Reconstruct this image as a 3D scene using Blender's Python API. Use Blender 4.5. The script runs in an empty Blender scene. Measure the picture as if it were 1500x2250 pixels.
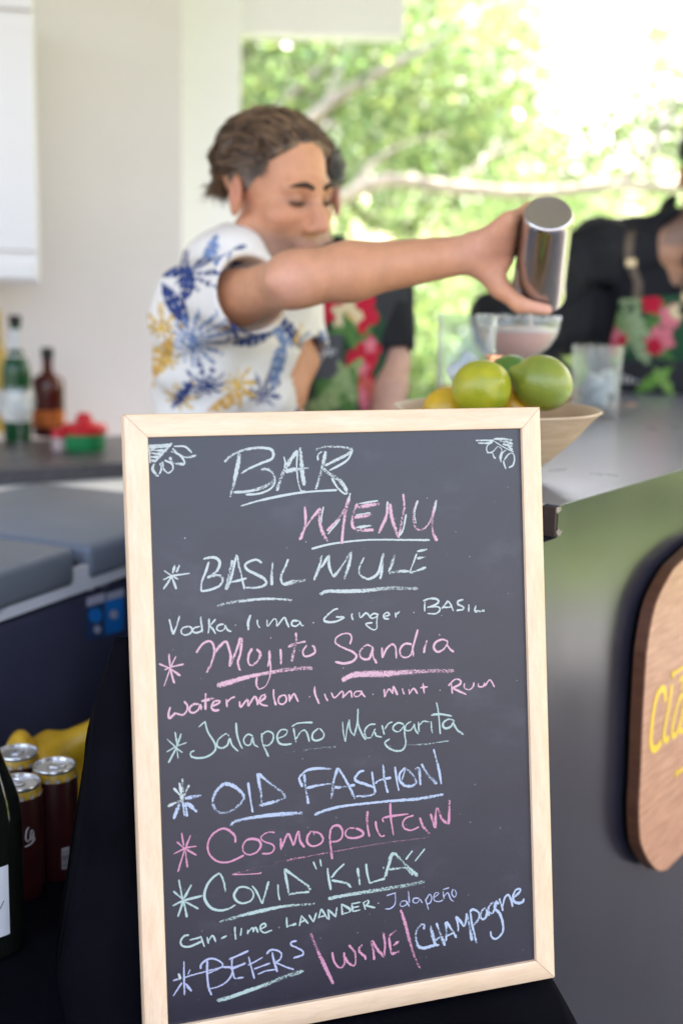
import bpy, bmesh, math, random
import numpy as np
from mathutils import Vector, Matrix
R_ = math.radians
SC = bpy.context.scene
COL = SC.collection

# ---------------------------------------------------------------- camera
F_PX, PITCH, ROLL, SHIFT = 2600.0, R_(9.5), R_(-1.2), -60.0     # focal length and principal point in photograph pixels (1500 x 2250)
CAM_Z = 1.36
_fw = np.array([0, math.cos(PITCH), -math.sin(PITCH)]); _rt = np.array([1.0, 0, 0]); _dn = np.cross(_fw, _rt)
CR = math.cos(ROLL)*_rt + math.sin(ROLL)*_dn
CD = -math.sin(ROLL)*_rt + math.cos(ROLL)*_dn
CF = _fw
CO = np.array([0, 0, CAM_Z])
cam = bpy.data.cameras.new('camera'); camo = bpy.data.objects.new('camera', cam); COL.objects.link(camo)
SC.camera = camo
cam.sensor_fit = 'VERTICAL'; cam.sensor_height = 36.0; cam.lens = F_PX/2250*36.0
cam.shift_y = SHIFT/2250.0
cam.clip_start = 0.05; cam.clip_end = 500
camo.matrix_world = Matrix(((CR[0], -CD[0], -CF[0], 0), (CR[1], -CD[1], -CF[1], 0), (CR[2], -CD[2], -CF[2], CAM_Z), (0, 0, 0, 1)))
cam.dof.use_dof = True; cam.dof.focus_distance = 1.23; cam.dof.aperture_fstop = 2.5

# ---------------------------------------------------------------- daylight
SUN_EL, SUN_AZ = R_(52), R_(38)        # the sun stands high beyond the trees, to the right
wd = bpy.data.worlds.new('World'); SC.world = wd; wd.use_nodes = True
nt = wd.node_tree; bg = nt.nodes['Background']
sky = nt.nodes.new('ShaderNodeTexSky'); sky.sky_type = 'NISHITA'; sky.sun_disc = False
sky.sun_elevation = SUN_EL; sky.sun_rotation = SUN_AZ; sky.air_density = 1.0; sky.dust_density = 3.0; sky.ozone_density = 0.3
tint = nt.nodes.new('ShaderNodeMixRGB'); tint.blend_type = 'MULTIPLY'; tint.inputs[0].default_value = 1.0; tint.inputs[2].default_value = (1.07, 0.955, 0.905, 1)   # warm tint on all sky light, standing in for white balance
nt.links.new(sky.outputs[0], tint.inputs[1]); nt.links.new(tint.outputs[0], bg.inputs[0]); bg.inputs[1].default_value = 0.15
sl = bpy.data.lights.new('sun', 'SUN'); sl.energy = 5.0; sl.angle = R_(0.6); sl.color = (1.0, 0.97, 0.92)
so = bpy.data.objects.new('sun', sl); COL.objects.link(so)
_sd = Vector((math.sin(SUN_AZ)*math.cos(SUN_EL), math.cos(SUN_AZ)*math.cos(SUN_EL), math.sin(SUN_EL)))
so.rotation_euler = _sd.to_track_quat('Z', 'Y').to_euler(); so.location = (6, 8, 12)
vs = SC.view_settings; vs.view_transform = 'Standard'; vs.look = 'None'; vs.gamma = 1.0; vs.exposure = 3.0; vs.use_curve_mapping = False
SC.render.engine = 'CYCLES'
cy = SC.cycles; cy.use_denoising = True; cy.max_bounces = 10; cy.transparent_max_bounces = 24; cy.diffuse_bounces = 5
cy.glossy_bounces = 4; cy.transmission_bounces = 10; cy.caustics_reflective = False; cy.caustics_refractive = False
cy.sample_clamp_indirect = 8.0

# ---------------------------------------------------------------- helpers: points
def ray(px, py):
    return CF + CR*((px-750)/F_PX) + CD*((py-1125-SHIFT)/F_PX)
def P(px, py, d):
    r = ray(px, py); return CO + r*(d/r[1])
def on_z(px, py, z):
    r = ray(px, py); return CO + r*((z-CAM_Z)/r[2])
def on_plane(px, py, o, n):
    r = ray(px, py); return CO + r*(np.dot(np.asarray(o)-CO, n)/np.dot(r, n))
def A3(*v): return np.array(v, float)
def nrm(v):
    v = np.asarray(v, float); return v/np.linalg.norm(v)

# ---------------------------------------------------------------- helpers: materials
def new_mat(name):
    m = bpy.data.materials.new(name); m.use_nodes = True
    return m, m.node_tree, m.node_tree.nodes['Principled BSDF']
def noise_node(nt, scale, detail=4, stretch=None, coord='Object', rough=0.55):
    tc = nt.nodes.new('ShaderNodeTexCoord'); mp = nt.nodes.new('ShaderNodeMapping')
    nt.links.new(tc.outputs[coord], mp.inputs[0])
    if stretch: mp.inputs['Scale'].default_value = stretch
    n = nt.nodes.new('ShaderNodeTexNoise'); n.inputs['Scale'].default_value = scale; n.inputs['Detail'].default_value = detail
    n.inputs['Roughness'].default_value = rough
    nt.links.new(mp.outputs[0], n.inputs['Vector'])
    return n
def ramp(nt, src, stops):
    r = nt.nodes.new('ShaderNodeValToRGB')
    while len(r.color_ramp.elements) < len(stops): r.color_ramp.elements.new(0.5)
    for e, (p, c) in zip(r.color_ramp.elements, stops):
        e.position = p; e.color = (c[0], c[1], c[2], 1) if not isinstance(c, (int, float)) else (c, c, c, 1)
    nt.links.new(src, r.inputs[0]); return r
def mat(name, c, rough=0.5, spec=0.5, metal=0.0, var=0.08, vscale=12.0, bump=0.0, bscale=120.0, trans=0.0, ior=1.45, sss=0.0, coat=0.0, stretch=None, rvar=0.0):
    m, nt, b = new_mat(name)
    c = np.array(c[:3], float)
    n = noise_node(nt, vscale, 5, stretch)
    r = ramp(nt, n.outputs['Fac'], [(0.3, np.clip(c*(1-var), 0, 1)), (0.7, np.clip(c*(1+var), 0, 1))])
    nt.links.new(r.outputs[0], b.inputs['Base Color'])
    b.inputs['Roughness'].default_value = rough; b.inputs['Metallic'].default_value = metal
    b.inputs['Specular IOR Level'].default_value = spec; b.inputs['IOR'].default_value = ior
    b.inputs['Transmission Weight'].default_value = trans
    if sss: b.inputs['Subsurface Weight'].default_value = sss; b.inputs['Subsurface Radius'].default_value = (0.012, 0.005, 0.003); b.inputs['Subsurface Scale'].default_value = 1.0
    if coat: b.inputs['Coat Weight'].default_value = coat; b.inputs['Coat Roughness'].default_value = 0.1
    if rvar:
        r2 = ramp(nt, n.outputs['Fac'], [(0.3, max(rough-rvar, 0.02)), (0.7, min(rough+rvar, 1))]); nt.links.new(r2.outputs[0], b.inputs['Roughness'])
    if bump:
        n2 = noise_node(nt, bscale, 3, stretch); bp = nt.nodes.new('ShaderNodeBump'); bp.inputs['Strength'].default_value = bump; bp.inputs['Distance'].default_value = 0.004
        nt.links.new(n2.outputs['Fac'], bp.inputs['Height']); nt.links.new(bp.outputs[0], b.inputs['Normal'])
    return m
def mat_paint(name, rough=0.8, spec=0.3, bump=0.0, bscale=300.0, sss=0.0, var=0.06, vscale=40.0):
    """colour comes from the pigment stored on the mesh (printed cloth, skin, hair)"""
    m, nt, b = new_mat(name)
    a = nt.nodes.new('ShaderNodeAttribute'); a.attribute_name = 'Col'
    n = noise_node(nt, vscale, 4); mx = nt.nodes.new('ShaderNodeMixRGB'); mx.blend_type = 'MULTIPLY'; mx.inputs[0].default_value = 1
    r = ramp(nt, n.outputs['Fac'], [(0.3, 1-var), (0.7, 1.0)])
    nt.links.new(a.outputs['Color'], mx.inputs[1]); nt.links.new(r.outputs[0], mx.inputs[2]); nt.links.new(mx.outputs[0], b.inputs['Base Color'])
    b.inputs['Roughness'].default_value = rough; b.inputs['Specular IOR Level'].default_value = spec
    if sss: b.inputs['Subsurface Weight'].default_value = sss; b.inputs['Subsurface Radius'].default_value = (0.012, 0.005, 0.003); b.inputs['Subsurface Scale'].default_value = 1.0
    if bump:
        n2 = noise_node(nt, bscale, 3); bp = nt.nodes.new('ShaderNodeBump'); bp.inputs['Strength'].default_value = bump; bp.inputs['Distance'].default_value = 0.003
        nt.links.new(n2.outputs['Fac'], bp.inputs['Height']); nt.links.new(bp.outputs[0], b.inputs['Normal'])
    return m
def mat_wood(name, c1, c2, stretch, scale=1.0, rough=0.45, bump=0.05, coat=0.0):
    m, nt, b = new_mat(name)
    n = noise_node(nt, 6*scale, 6, stretch); n2 = noise_node(nt, 22*scale, 3, stretch)
    r = ramp(nt, n.outputs['Fac'], [(0.3, c1), (0.5, (np.array(c1)+np.array(c2))/2), (0.72, c2)])
    r2 = ramp(nt, n2.outputs['Fac'], [(0.35, 0.93), (0.6, 1.0)])
    mx = nt.nodes.new('ShaderNodeMixRGB'); mx.blend_type = 'MULTIPLY'; mx.inputs[0].default_value = 1
    nt.links.new(r.outputs[0], mx.inputs[1]); nt.links.new(r2.outputs[0], mx.inputs[2]); nt.links.new(mx.outputs[0], b.inputs['Base Color'])
    b.inputs['Roughness'].default_value = rough
    if coat: b.inputs['Coat Weight'].default_value = coat; b.inputs['Coat Roughness'].default_value = 0.15
    bp = nt.nodes.new('ShaderNodeBump'); bp.inputs['Strength'].default_value = bump; bp.inputs['Distance'].default_value = 0.002
    nt.links.new(n2.outputs['Fac'], bp.inputs['Height']); nt.links.new(bp.outputs[0], b.inputs['Normal'])
    return m
def mat_thin(name, tint=(0.97, 0.98, 0.98), gloss=0.02, edge_white=0.035):
    # thin-walled glass: what is behind shows through, rim highlights are painted in as white diffuse
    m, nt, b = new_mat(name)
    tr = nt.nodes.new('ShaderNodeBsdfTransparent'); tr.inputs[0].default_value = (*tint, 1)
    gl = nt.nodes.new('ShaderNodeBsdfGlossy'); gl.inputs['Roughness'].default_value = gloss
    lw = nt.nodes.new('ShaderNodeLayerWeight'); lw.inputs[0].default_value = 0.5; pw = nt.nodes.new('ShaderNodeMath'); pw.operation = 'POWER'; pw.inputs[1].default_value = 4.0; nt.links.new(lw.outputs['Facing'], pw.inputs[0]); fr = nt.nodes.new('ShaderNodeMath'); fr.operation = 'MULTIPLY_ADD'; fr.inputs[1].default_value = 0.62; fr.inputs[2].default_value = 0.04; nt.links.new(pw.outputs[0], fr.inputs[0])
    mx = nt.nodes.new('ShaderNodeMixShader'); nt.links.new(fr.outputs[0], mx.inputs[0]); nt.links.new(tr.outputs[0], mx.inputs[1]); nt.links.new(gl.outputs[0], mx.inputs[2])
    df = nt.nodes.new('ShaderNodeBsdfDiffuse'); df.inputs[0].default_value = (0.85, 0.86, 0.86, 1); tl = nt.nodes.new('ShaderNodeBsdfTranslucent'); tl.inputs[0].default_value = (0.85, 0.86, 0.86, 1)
    whiten = nt.nodes.new('ShaderNodeMixShader'); whiten.inputs[0].default_value = 0.5; nt.links.new(df.outputs[0], whiten.inputs[1]); nt.links.new(tl.outputs[0], whiten.inputs[2])
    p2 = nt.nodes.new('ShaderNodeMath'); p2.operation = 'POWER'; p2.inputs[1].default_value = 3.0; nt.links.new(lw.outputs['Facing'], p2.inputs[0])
    h2 = nt.nodes.new('ShaderNodeMath'); h2.operation = 'MULTIPLY_ADD'; h2.inputs[1].default_value = edge_white*4; h2.inputs[2].default_value = edge_white; nt.links.new(p2.outputs[0], h2.inputs[0])
    m2 = nt.nodes.new('ShaderNodeMixShader'); nt.links.new(h2.outputs[0], m2.inputs[0]); nt.links.new(mx.outputs[0], m2.inputs[1]); nt.links.new(whiten.outputs[0], m2.inputs[2])
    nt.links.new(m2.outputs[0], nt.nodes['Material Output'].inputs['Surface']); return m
def mat_glass(name, c=(1, 1, 1), rough=0.0, ior=1.45):
    m, nt, b = new_mat(name)
    b.inputs['Base Color'].default_value = (*c, 1); b.inputs['Roughness'].default_value = rough
    b.inputs['Transmission Weight'].default_value = 1.0; b.inputs['IOR'].default_value = ior
    return m

# ---------------------------------------------------------------- helpers: objects
BASE = {}
def tag(o, label=None, cat=None, group=None, kind=None):
    if label: o['label'] = label
    if cat: o['category'] = cat
    if group: o['group'] = group
    if kind: o['kind'] = kind
    return o
def thing(name, label, cat, loc, group=None):
    o = bpy.data.objects.new(name, None); o.empty_display_size = 0.05; COL.objects.link(o)
    o.location = [float(x) for x in loc]; BASE[o.name] = np.asarray(loc, float)
    return tag(o, label, cat, group)
def fast_mesh(name, V, F):
    """F: list of faces, or an (n,4) / (n,3) integer array"""
    me = bpy.data.meshes.new(name)
    V = np.asarray(V, np.float32)
    if isinstance(F, np.ndarray):
        n, k = F.shape
        me.vertices.add(len(V)); me.vertices.foreach_set('co', V.ravel())
        me.loops.add(n*k); me.loops.foreach_set('vertex_index', F.astype(np.int32).ravel())
        me.polygons.add(n); me.polygons.foreach_set('loop_start', np.arange(0, n*k, k, dtype=np.int32))
        me.polygons.foreach_set('loop_total', np.full(n, k, np.int32))
        me.update(calc_edges=True); me.validate()
    else:
        me.from_pydata([tuple(map(float, v)) for v in V], [], [tuple(map(int, f)) for f in F]); me.update()
    return me
def mk(name, V, F, m, parent=None, smooth=True, base=None, col=None, local=False):
    """one mesh object; V in world coordinates (or local=True), stored relative to the thing's base"""
    V = np.asarray(V, float)
    if not local:
        b = BASE[parent.name] if parent is not None else (np.asarray(base, float) if base is not None else A3(0, 0, 0))
        V = V - b
    me = fast_mesh(name, V, F)
    o = bpy.data.objects.new(name, me); COL.objects.link(o)
    if m is not None: me.materials.append(m)
    me.polygons.foreach_set('use_smooth', np.full(len(me.polygons), smooth)); me.update()
    if col is not None:
        ca = me.color_attributes.new('Col', 'FLOAT_COLOR', 'POINT')
        c4 = np.ones((len(me.vertices), 4), np.float32); c4[:, :3] = col; ca.data.foreach_set('color', c4.ravel())
    if parent is not None:
        o.parent = parent; BASE[o.name] = BASE[parent.name] if not local else A3(0, 0, 0)
    else:
        if not local and base is not None: o.location = [float(x) for x in base]
        BASE[o.name] = b if not local else A3(0, 0, 0)
    return o
class MB:
    """collects shapes into one mesh"""
    def __init__(s): s.V = []; s.F = []
    def add(s, V, F):
        o = len(s.V); s.V += [tuple(v) for v in np.asarray(V, float)]; s.F += [tuple(i+o for i in f) for f in F]; return s
    def box(s, c, size, ax=None, bev=0.0):
        c = np.asarray(c, float); h = np.asarray(size, float)/2
        ax = np.eye(3) if ax is None else np.asarray(ax, float)
        bm = bmesh.new(); bmesh.ops.create_cube(bm, size=1.0)
        for v in bm.verts: v.co = Vector((v.co.x*2*h[0], v.co.y*2*h[1], v.co.z*2*h[2]))
        if bev > 0: bmesh.ops.bevel(bm, geom=bm.edges[:], offset=bev, segments=3, profile=0.5, affect='EDGES')
        bm.verts.index_update()
        V = np.array([v.co[:] for v in bm.verts]) @ ax + c
        s.add(V, [[v.index for v in f.verts] for f in bm.faces]); bm.free(); return s
    def tube(s, pts, rad, n=12, cap=True):
        pts = [np.asarray(p, float) for p in pts]
        rad = [rad]*len(pts) if np.isscalar(rad) else rad
        V = []; F = []; up = A3(0.31, 0.17, 0.93)
        for i, p in enumerate(pts):
            t = nrm(pts[min(i+1, len(pts)-1)]-pts[max(i-1, 0)])
            a = np.cross(t, up); a = nrm(a) if np.linalg.norm(a) > 1e-6 else nrm(np.cross(t, A3(1, 0, 0))); b = np.cross(t, a)
            up = -nrm(b)
            for k in range(n):
                an = 2*math.pi*k/n; V.append(p+rad[i]*(math.cos(an)*a+math.sin(an)*b))
        for i in range(len(pts)-1):
            for k in range(n):
                F.append((i*n+k, i*n+(k+1) % n, (i+1)*n+(k+1) % n, (i+1)*n+k))
        if cap: F.append(tuple(range(n-1, -1, -1))); F.append(tuple((len(pts)-1)*n+k for k in range(n)))
        return s.add(V, F)
    def lathe(s, prof, o=(0, 0, 0), ax=None, n=48):
        """prof: (radius, height) pairs; ax: rows x, y, axis"""
        o = np.asarray(o, float); ax = np.eye(3) if ax is None else np.asarray(ax, float)
        V = []; F = []; ring = []
        for r, z in prof:
            if r < 1e-6: ring.append([len(V)]); V.append(o+z*ax[2])
            else:
                ring.append(list(range(len(V), len(V)+n)))
                for k in range(n):
                    an = 2*math.pi*k/n; V.append(o+r*math.cos(an)*ax[0]+r*math.sin(an)*ax[1]+z*ax[2])
        for a, b in zip(ring[:-1], ring[1:]):
            for k in range(n):
                k2 = (k+1) % n
                if len(a) == 1 and len(b) == 1: continue
                if len(a) == 1: F.append((a[0], b[k2], b[k]))
                elif len(b) == 1: F.append((a[k], a[k2], b[0]))
                else: F.append((a[k], a[k2], b[k2], b[k]))
        return s.add(V, F)
    def prism(s, poly, o, ux, uy, un, th, bev=0):
        """flat outline (x, y) extruded by th along un"""
        poly = np.asarray(poly, float); n = len(poly)
        a = np.asarray(o)+poly[:, :1]*np.asarray(ux)+poly[:, 1:2]*np.asarray(uy)
        b = a+np.asarray(un)*th
        F = [tuple(range(n-1, -1, -1)), tuple(range(n, 2*n))]+[(i, (i+1) % n, n+(i+1) % n, n+i) for i in range(n)]
        return s.add(np.vstack([a, b]), F)
    def build(s, name, m, parent=None, smooth=False, base=None, local=False, sharp=None):
        o = mk(name, np.array(s.V), s.F, m, parent, smooth, base, local=local)
        if sharp is not None and smooth:
            try: o.data.set_sharp_from_angle(angle=R_(sharp))
            except Exception: pass
        return o
def copy_tree(o, parent=None):
    c = o.copy(); COL.objects.link(c)
    BASE[c.name] = BASE.get(o.name, A3(0, 0, 0))
    if parent is not None: c.parent = parent
    for ch in list(o.children): copy_tree(ch, c)
    return c
def smooth_line(pts, step):
    """Catmull-Rom through the points"""
    p = np.asarray(pts, float)
    if len(p) == 1: p = np.vstack([p, p+[0.6, 0.4]])
    if len(p) == 2:
        n = max(2, int(np.linalg.norm(p[1]-p[0])/step)+1); t = np.linspace(0, 1, n)[:, None]; return p[0]*(1-t)+p[1]*t
    q = np.vstack([2*p[0]-p[1], p, 2*p[-1]-p[-2]]); out = []
    for i in range(1, len(q)-2):
        n = max(2, int(np.linalg.norm(q[i+1]-q[i])/step)+1)
        t = np.linspace(0, 1, n, endpoint=False)[:, None]
        out.append(0.5*(2*q[i]+(q[i+1]-q[i-1])*t+(2*q[i-1]-5*q[i]+4*q[i+1]-q[i+2])*t**2+(3*q[i]-q[i-1]-3*q[i+1]+q[i+2])*t**3))
    return np.vstack(out+[q[-2][None]])

# ---------------------------------------------------------------- helpers: soft bodies grown from a distance field
class Field:
    def __init__(s, lo, hi, h):
        s.lo = np.asarray(lo, float); s.h = h
        s.n = np.ceil((np.asarray(hi)-s.lo)/h).astype(int)+1
        s.d = np.full(tuple(s.n), 1.0, np.float32)
    def sl(s, lo, hi):
        a = np.clip(np.floor((np.asarray(lo)-s.lo)/s.h).astype(int), 0, s.n); b = np.clip(np.ceil((np.asarray(hi)-s.lo)/s.h).astype(int)+1, 0, s.n)
        if np.any(b <= a): return None
        X = (s.lo[0]+s.h*np.arange(a[0], b[0]))[:, None, None]; Y = (s.lo[1]+s.h*np.arange(a[1], b[1]))[None, :, None]; Z = (s.lo[2]+s.h*np.arange(a[2], b[2]))[None, None, :]
        return (slice(a[0], b[0]), slice(a[1], b[1]), slice(a[2], b[2])), X, Y, Z
    def _put(s, v, sl, k, sub):
        cur = s.d[sl]
        if sub: cur = -cur
        if k > 0:
            hh = np.clip(0.5+0.5*(cur-v)/k, 0, 1); r = cur*(1-hh)+v*hh-k*hh*(1-hh)
        else: r = np.minimum(cur, v)
        s.d[sl] = -r if sub else r
    def cone(s, a, b, ra, rb=None, k=0.01, sub=False):
        a = np.asarray(a, float); b = np.asarray(b, float); rb = ra if rb is None else rb
        m = max(ra, rb)+k+4*s.h+0.015; q = s.sl(np.minimum(a, b)-m, np.maximum(a, b)+m)
        if q is None: return s
        sl, X, Y, Z = q; ba = b-a; L = max(float(ba@ba), 1e-12)
        t = np.clip(((X-a[0])*ba[0]+(Y-a[1])*ba[1]+(Z-a[2])*ba[2])/L, 0, 1)
        v = np.sqrt((X-a[0]-ba[0]*t)**2+(Y-a[1]-ba[1]*t)**2+(Z-a[2]-ba[2]*t)**2)-(ra+(rb-ra)*t)
        s._put(v, sl, k, sub); return s
    def chain(s, pts, rad, k=0.01):
        rad = [rad]*len(pts) if np.isscalar(rad) else rad
        for i in range(len(pts)-1): s.cone(pts[i], pts[i+1], rad[i], rad[i+1], k)
        return s
    def ell(s, c, r, ax=None, k=0.01, sub=False):
        c = np.asarray(c, float); r = np.asarray(r, float); ax = np.eye(3) if ax is None else np.asarray(ax, float)
        m = r.max()+k+4*s.h+0.015; q = s.sl(c-m, c+m)
        if q is None: return s
        sl, X, Y, Z = q; u = []
        for i in range(3): u.append(((X-c[0])*ax[i][0]+(Y-c[1])*ax[i][1]+(Z-c[2])*ax[i][2])/r[i])
        k0 = np.sqrt(u[0]**2+u[1]**2+u[2]**2); k1 = np.sqrt((u[0]/r[0])**2+(u[1]/r[1])**2+(u[2]/r[2])**2)+1e-9
        s._put(k0*(k0-1)/k1, sl, k, sub); return s
    def half(s, o, n, k=0.0):
        """keep only the side the normal points away from"""
        sl, X, Y, Z = s.sl(s.lo, s.lo+s.n*s.h)
        v = (X-o[0])*n[0]+(Y-o[1])*n[1]+(Z-o[2])*n[2]
        s.d = np.maximum(s.d, v.astype(np.float32)); return s
    def ripple(s, amp, freqs, seed=0):
        rs = np.random.RandomState(seed); sl, X, Y, Z = s.sl(s.lo, s.lo+s.n*s.h)
        for f in freqs:
            w = rs.randn(3); w = w/np.linalg.norm(w)*f; s.d += (amp*np.sin(X*w[0]+Y*w[1]+Z*w[2]+rs.rand()*6.28)).astype(np.float32)
        return s
    def mesh(s):
        d = s.d.copy(); d[[0, -1]] = 1; d[:, [0, -1]] = 1; d[:, :, [0, -1]] = 1
        ins = d < 0; nx, ny, nz = d.shape
        cs = np.zeros((nx-1, ny-1, nz-1), np.int8)
        for i in (0, 1):
            for j in (0, 1):
                for k in (0, 1): cs += ins[i:nx-1+i, j:ny-1+j, k:nz-1+k]
        act = (cs > 0) & (cs < 8); I = np.argwhere(act)
        idx = np.full(act.shape, -1, np.int32); idx[act] = np.arange(len(I))
        acc = np.zeros((len(I), 3)); cnt = np.zeros(len(I))
        C = [(i, j, k) for i in (0, 1) for j in (0, 1) for k in (0, 1)]
        for a in C:
            for b in C:
                if sum(np.abs(np.subtract(a, b))) != 1 or a > b: continue
                da = d[I[:, 0]+a[0], I[:, 1]+a[1], I[:, 2]+a[2]]; db = d[I[:, 0]+b[0], I[:, 1]+b[1], I[:, 2]+b[2]]
                m = (da < 0) != (db < 0); t = np.where(m, da/(da-db+1e-12), 0)[:, None]
                acc += np.where(m[:, None], np.array(a)+(np.array(b)-np.array(a))*t, 0); cnt += m
        V = s.lo+s.h*(I+acc/cnt[:, None]); Fs = []
        for ax in range(3):
            o1, o2 = [(1, 2), (2, 0), (0, 1)][ax]
            s0 = [slice(1, -1)]*3; s0[ax] = slice(0, -1); s1 = list(s0); s1[ax] = slice(1, None)
            A = ins[tuple(s0)]; B = ins[tuple(s1)]
            for flip in (0, 1):
                E = np.argwhere((A & ~B) if not flip else (~A & B))
                if not len(E): continue
                off = np.ones(3, int); off[ax] = 0; E = E+off
                e1 = np.zeros(3, int); e1[o1] = 1; e2 = np.zeros(3, int); e2[o2] = 1
                g = lambda q: idx[q[:, 0], q[:, 1], q[:, 2]]
                q = np.stack([g(E-e1-e2), g(E-e2), g(E), g(E-e1)], 1)
                Fs.append(q[:, ::-1] if flip else q)
        F = np.vstack(Fs); F = F[(F >= 0).all(1)]
        return V, F
# ---------------------------------------------------------------- the handwriting on the menu board: stroke width, then points, in tiles of the photograph
CH = []   # (name of colour, text, x0, y0, scale, strokes)
def chalk(colour, text, x0, y0, sc, data):
    st = []
    for ln in data.strip().split('\n'):
        for part in ln.split(';'):
            t = part.split()
            if len(t) < 2: continue
            c = colour
            if t[0] in CHALK_COL: c = t[0]; t = t[1:]
            st.append((c, float(t[0]), [tuple(map(float, q.split(','))) for q in t[1:]]))
    CH.append((text, [(c, w, [(x0+x*sc, y0+y*sc) for x, y in p]) for c, w, p in st]))
CHALK_COL = {'W': (0.48, 0.50, 0.465), 'G': (0.385, 0.455, 0.405), 'P': (0.60, 0.36, 0.40), 'K': (0.52, 0.235, 0.31), 'B': (0.40, 0.435, 0.51), 'L': (0.38, 0.38, 0.49)}
chalk('W', 'green chalk flower scribble in the upper left corner', 240, 880, .16, '''
5 545,620 700,615 850,600;6 550,645 820,632;6 555,682 790,688;6 560,722 745,738;6 565,772 705,780;6 570,825 645,828;4 548,615 556,740 565,860;5 860,585 740,720 620,850
4 890,630 1030,630 1100,680 1135,720;6 870,660 950,740 1060,780 1195,755;4 850,700 960,740 1030,830 1035,880;7 830,780 870,850 940,870 1030,875;4 760,820 860,870 875,940 830,990 790,985 740,930
4 730,840 745,920;6 620,870 595,940 640,1010 680,1040;5 700,860 720,930 690,1010''')
chalk('W', 'green chalk flower scribble in the upper right corner', 1020, 870, .16, '''
6 400,590 520,590 650,610;7 450,610 570,630 660,660;6 520,660 600,680 660,690;5 590,700 660,740;3 400,620 530,700 670,770;4 150,612 280,610 400,610;5 180,645 300,650 390,620
3 380,640 310,680 300,750 340,780 400,750 450,690;3 300,780 380,780;4 380,780 400,840 425,855;3 460,690 510,740 480,830 500,910;4 570,740 510,790 490,900;5 530,890 545,960 565,1000
4 540,880 600,800 660,790 680,860 660,950 600,985''')
chalk('W', 'large green-white chalk word BAR with an underline', 480, 960, 1/3, '''
6 40,165 90,120 170,85 260,72 340,80 362,110 350,145 290,170 210,205 150,240;9 142,100 128,180 112,260 95,330 78,395;8 280,215 330,215 365,250 365,290 320,320 240,350 160,362 100,365;4 372,260 368,310 330,350 260,375 180,380
11 520,90 470,160 420,250 385,355;9 535,70 545,140 550,220 565,320;4 430,130 440,170 435,200;4 520,100 515,200 525,300 545,355 570,355;10 440,230 500,215 595,205
7 632,85 700,65 790,65 860,75 880,90 840,120 770,155 700,190;8 705,95 685,190 660,280 640,345;5 880,95 850,150 790,190 730,220;4 655,155 655,120 680,95;10 690,210 740,250 800,290 830,330 845,360;5 745,270 780,330 830,375 850,365
5 148,455 250,425 380,395 520,370 640,358 780,350''')
chalk('P', 'large pink chalk word MENU outlined in green', 480, 960, 1/3, '''
6 568,460 573,540 570,600;8 575,580 535,680;6 570,600 620,530 670,470;9 670,470 665,560 690,640 720,690;W 4 690,460 680,520 675,570;9 715,620 770,560 830,480 860,400;W 4 720,640 770,580 800,540;8 865,370 835,500 820,600 812,705;W 4 868,370 850,430
8 915,440 885,510 880,580 900,610;10 920,465 990,450 1065,440;9 895,530 950,522 1010,512;9 900,618 960,615 1020,612;W 6 905,598 960,590 1010,583;W 4 925,440 990,430 1050,420;W 4 905,515 1000,500
8 1115,430 1105,520 1055,635;W 4 1112,425 1108,480;8 1130,440 1140,530 1165,610 1185,665;7 1185,665 1205,560 1222,460 1215,375;W 5 1235,510 1215,610 1190,650
7 1310,420 1285,500 1290,580 1320,615 1370,590 1410,510 1432,420;W 4 1312,418 1290,500 1300,570;8 1420,460 1405,560 1415,640 1440,685;W 4 1435,415 1420,500
W 5 612,738 720,710 850,690 1000,678 1150,678 1390,680''')
chalk('W', 'green chalk line BASIL MULE with star and underlines', 340, 1190, .24, '''
4 78,350 160,315 320,290;3 85,265 160,315 215,345;6 185,215 165,290;6 225,215 200,280;5 160,315 80,435;5 160,330 198,435
5 495,185 465,280 430,370 425,455;6 445,160 500,145 560,150 595,190 580,250 540,295 480,330;6 480,330 560,305 610,320 620,360 590,405 510,440 425,455
8 710,170 690,260 650,440;6 750,120 730,200 700,330 660,440;6 755,130 770,220 795,320 820,435;5 700,370 770,355 840,335
6 980,195 930,165 860,185 825,215 850,260 930,300 1000,340 1020,380 980,412 900,422 830,420;6 1078,190 1070,290 1070,400;6 1220,160 1190,240 1155,310 1160,370 1180,395;11 1180,390 1270,370 1380,350
7 572,588 680,560 820,540 980,525 1100,525 1255,535
6 1530,125 1505,230 1455,355;6 1475,290 1540,210 1590,125;6 1595,120 1595,220 1630,320;7 1635,325 1700,240 1795,95;7 1800,85 1780,200 1730,350
6 1915,145 1875,230 1875,300 1940,340 2000,325 2050,270 2090,110;7 2090,105 2080,230 2062,345;8 2195,120 2170,200 2140,275;8 2140,290 2210,275 2325,270
4 2395,110 2370,180 2330,285;6 2400,90 2490,70;7 2400,155 2475,140;6 2330,285 2400,265 2480,235
10 1508,485 1580,455 1750,455 1950,445 2150,425 2405,430''')
chalk('W', 'small green chalk line Vodka lima', 350, 1310, .24, '''
4 92,210 125,350;4 125,350 160,270 185,180;4 270,275 215,290 200,330 230,355 290,335 300,295 270,275;4 375,275 320,290 305,320 340,335 390,310 385,250 378,185;4 385,250 395,330
4 455,205 455,280 448,340;4 515,210 460,275;4 460,275 490,300 515,345;4 590,255 540,265 525,300 560,320 600,295 600,262 625,310 660,322;5 695,262 700,265
5 835,170 812,240 815,310;4 895,215 900,260 920,290;4 985,215 990,275 1050,205 1075,235 1075,275 1140,195 1165,240 1185,285;4 1270,225 1220,225 1210,260 1245,275 1285,245 1280,225 1300,265 1322,268;6 1405,240 1412,244''')
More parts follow.
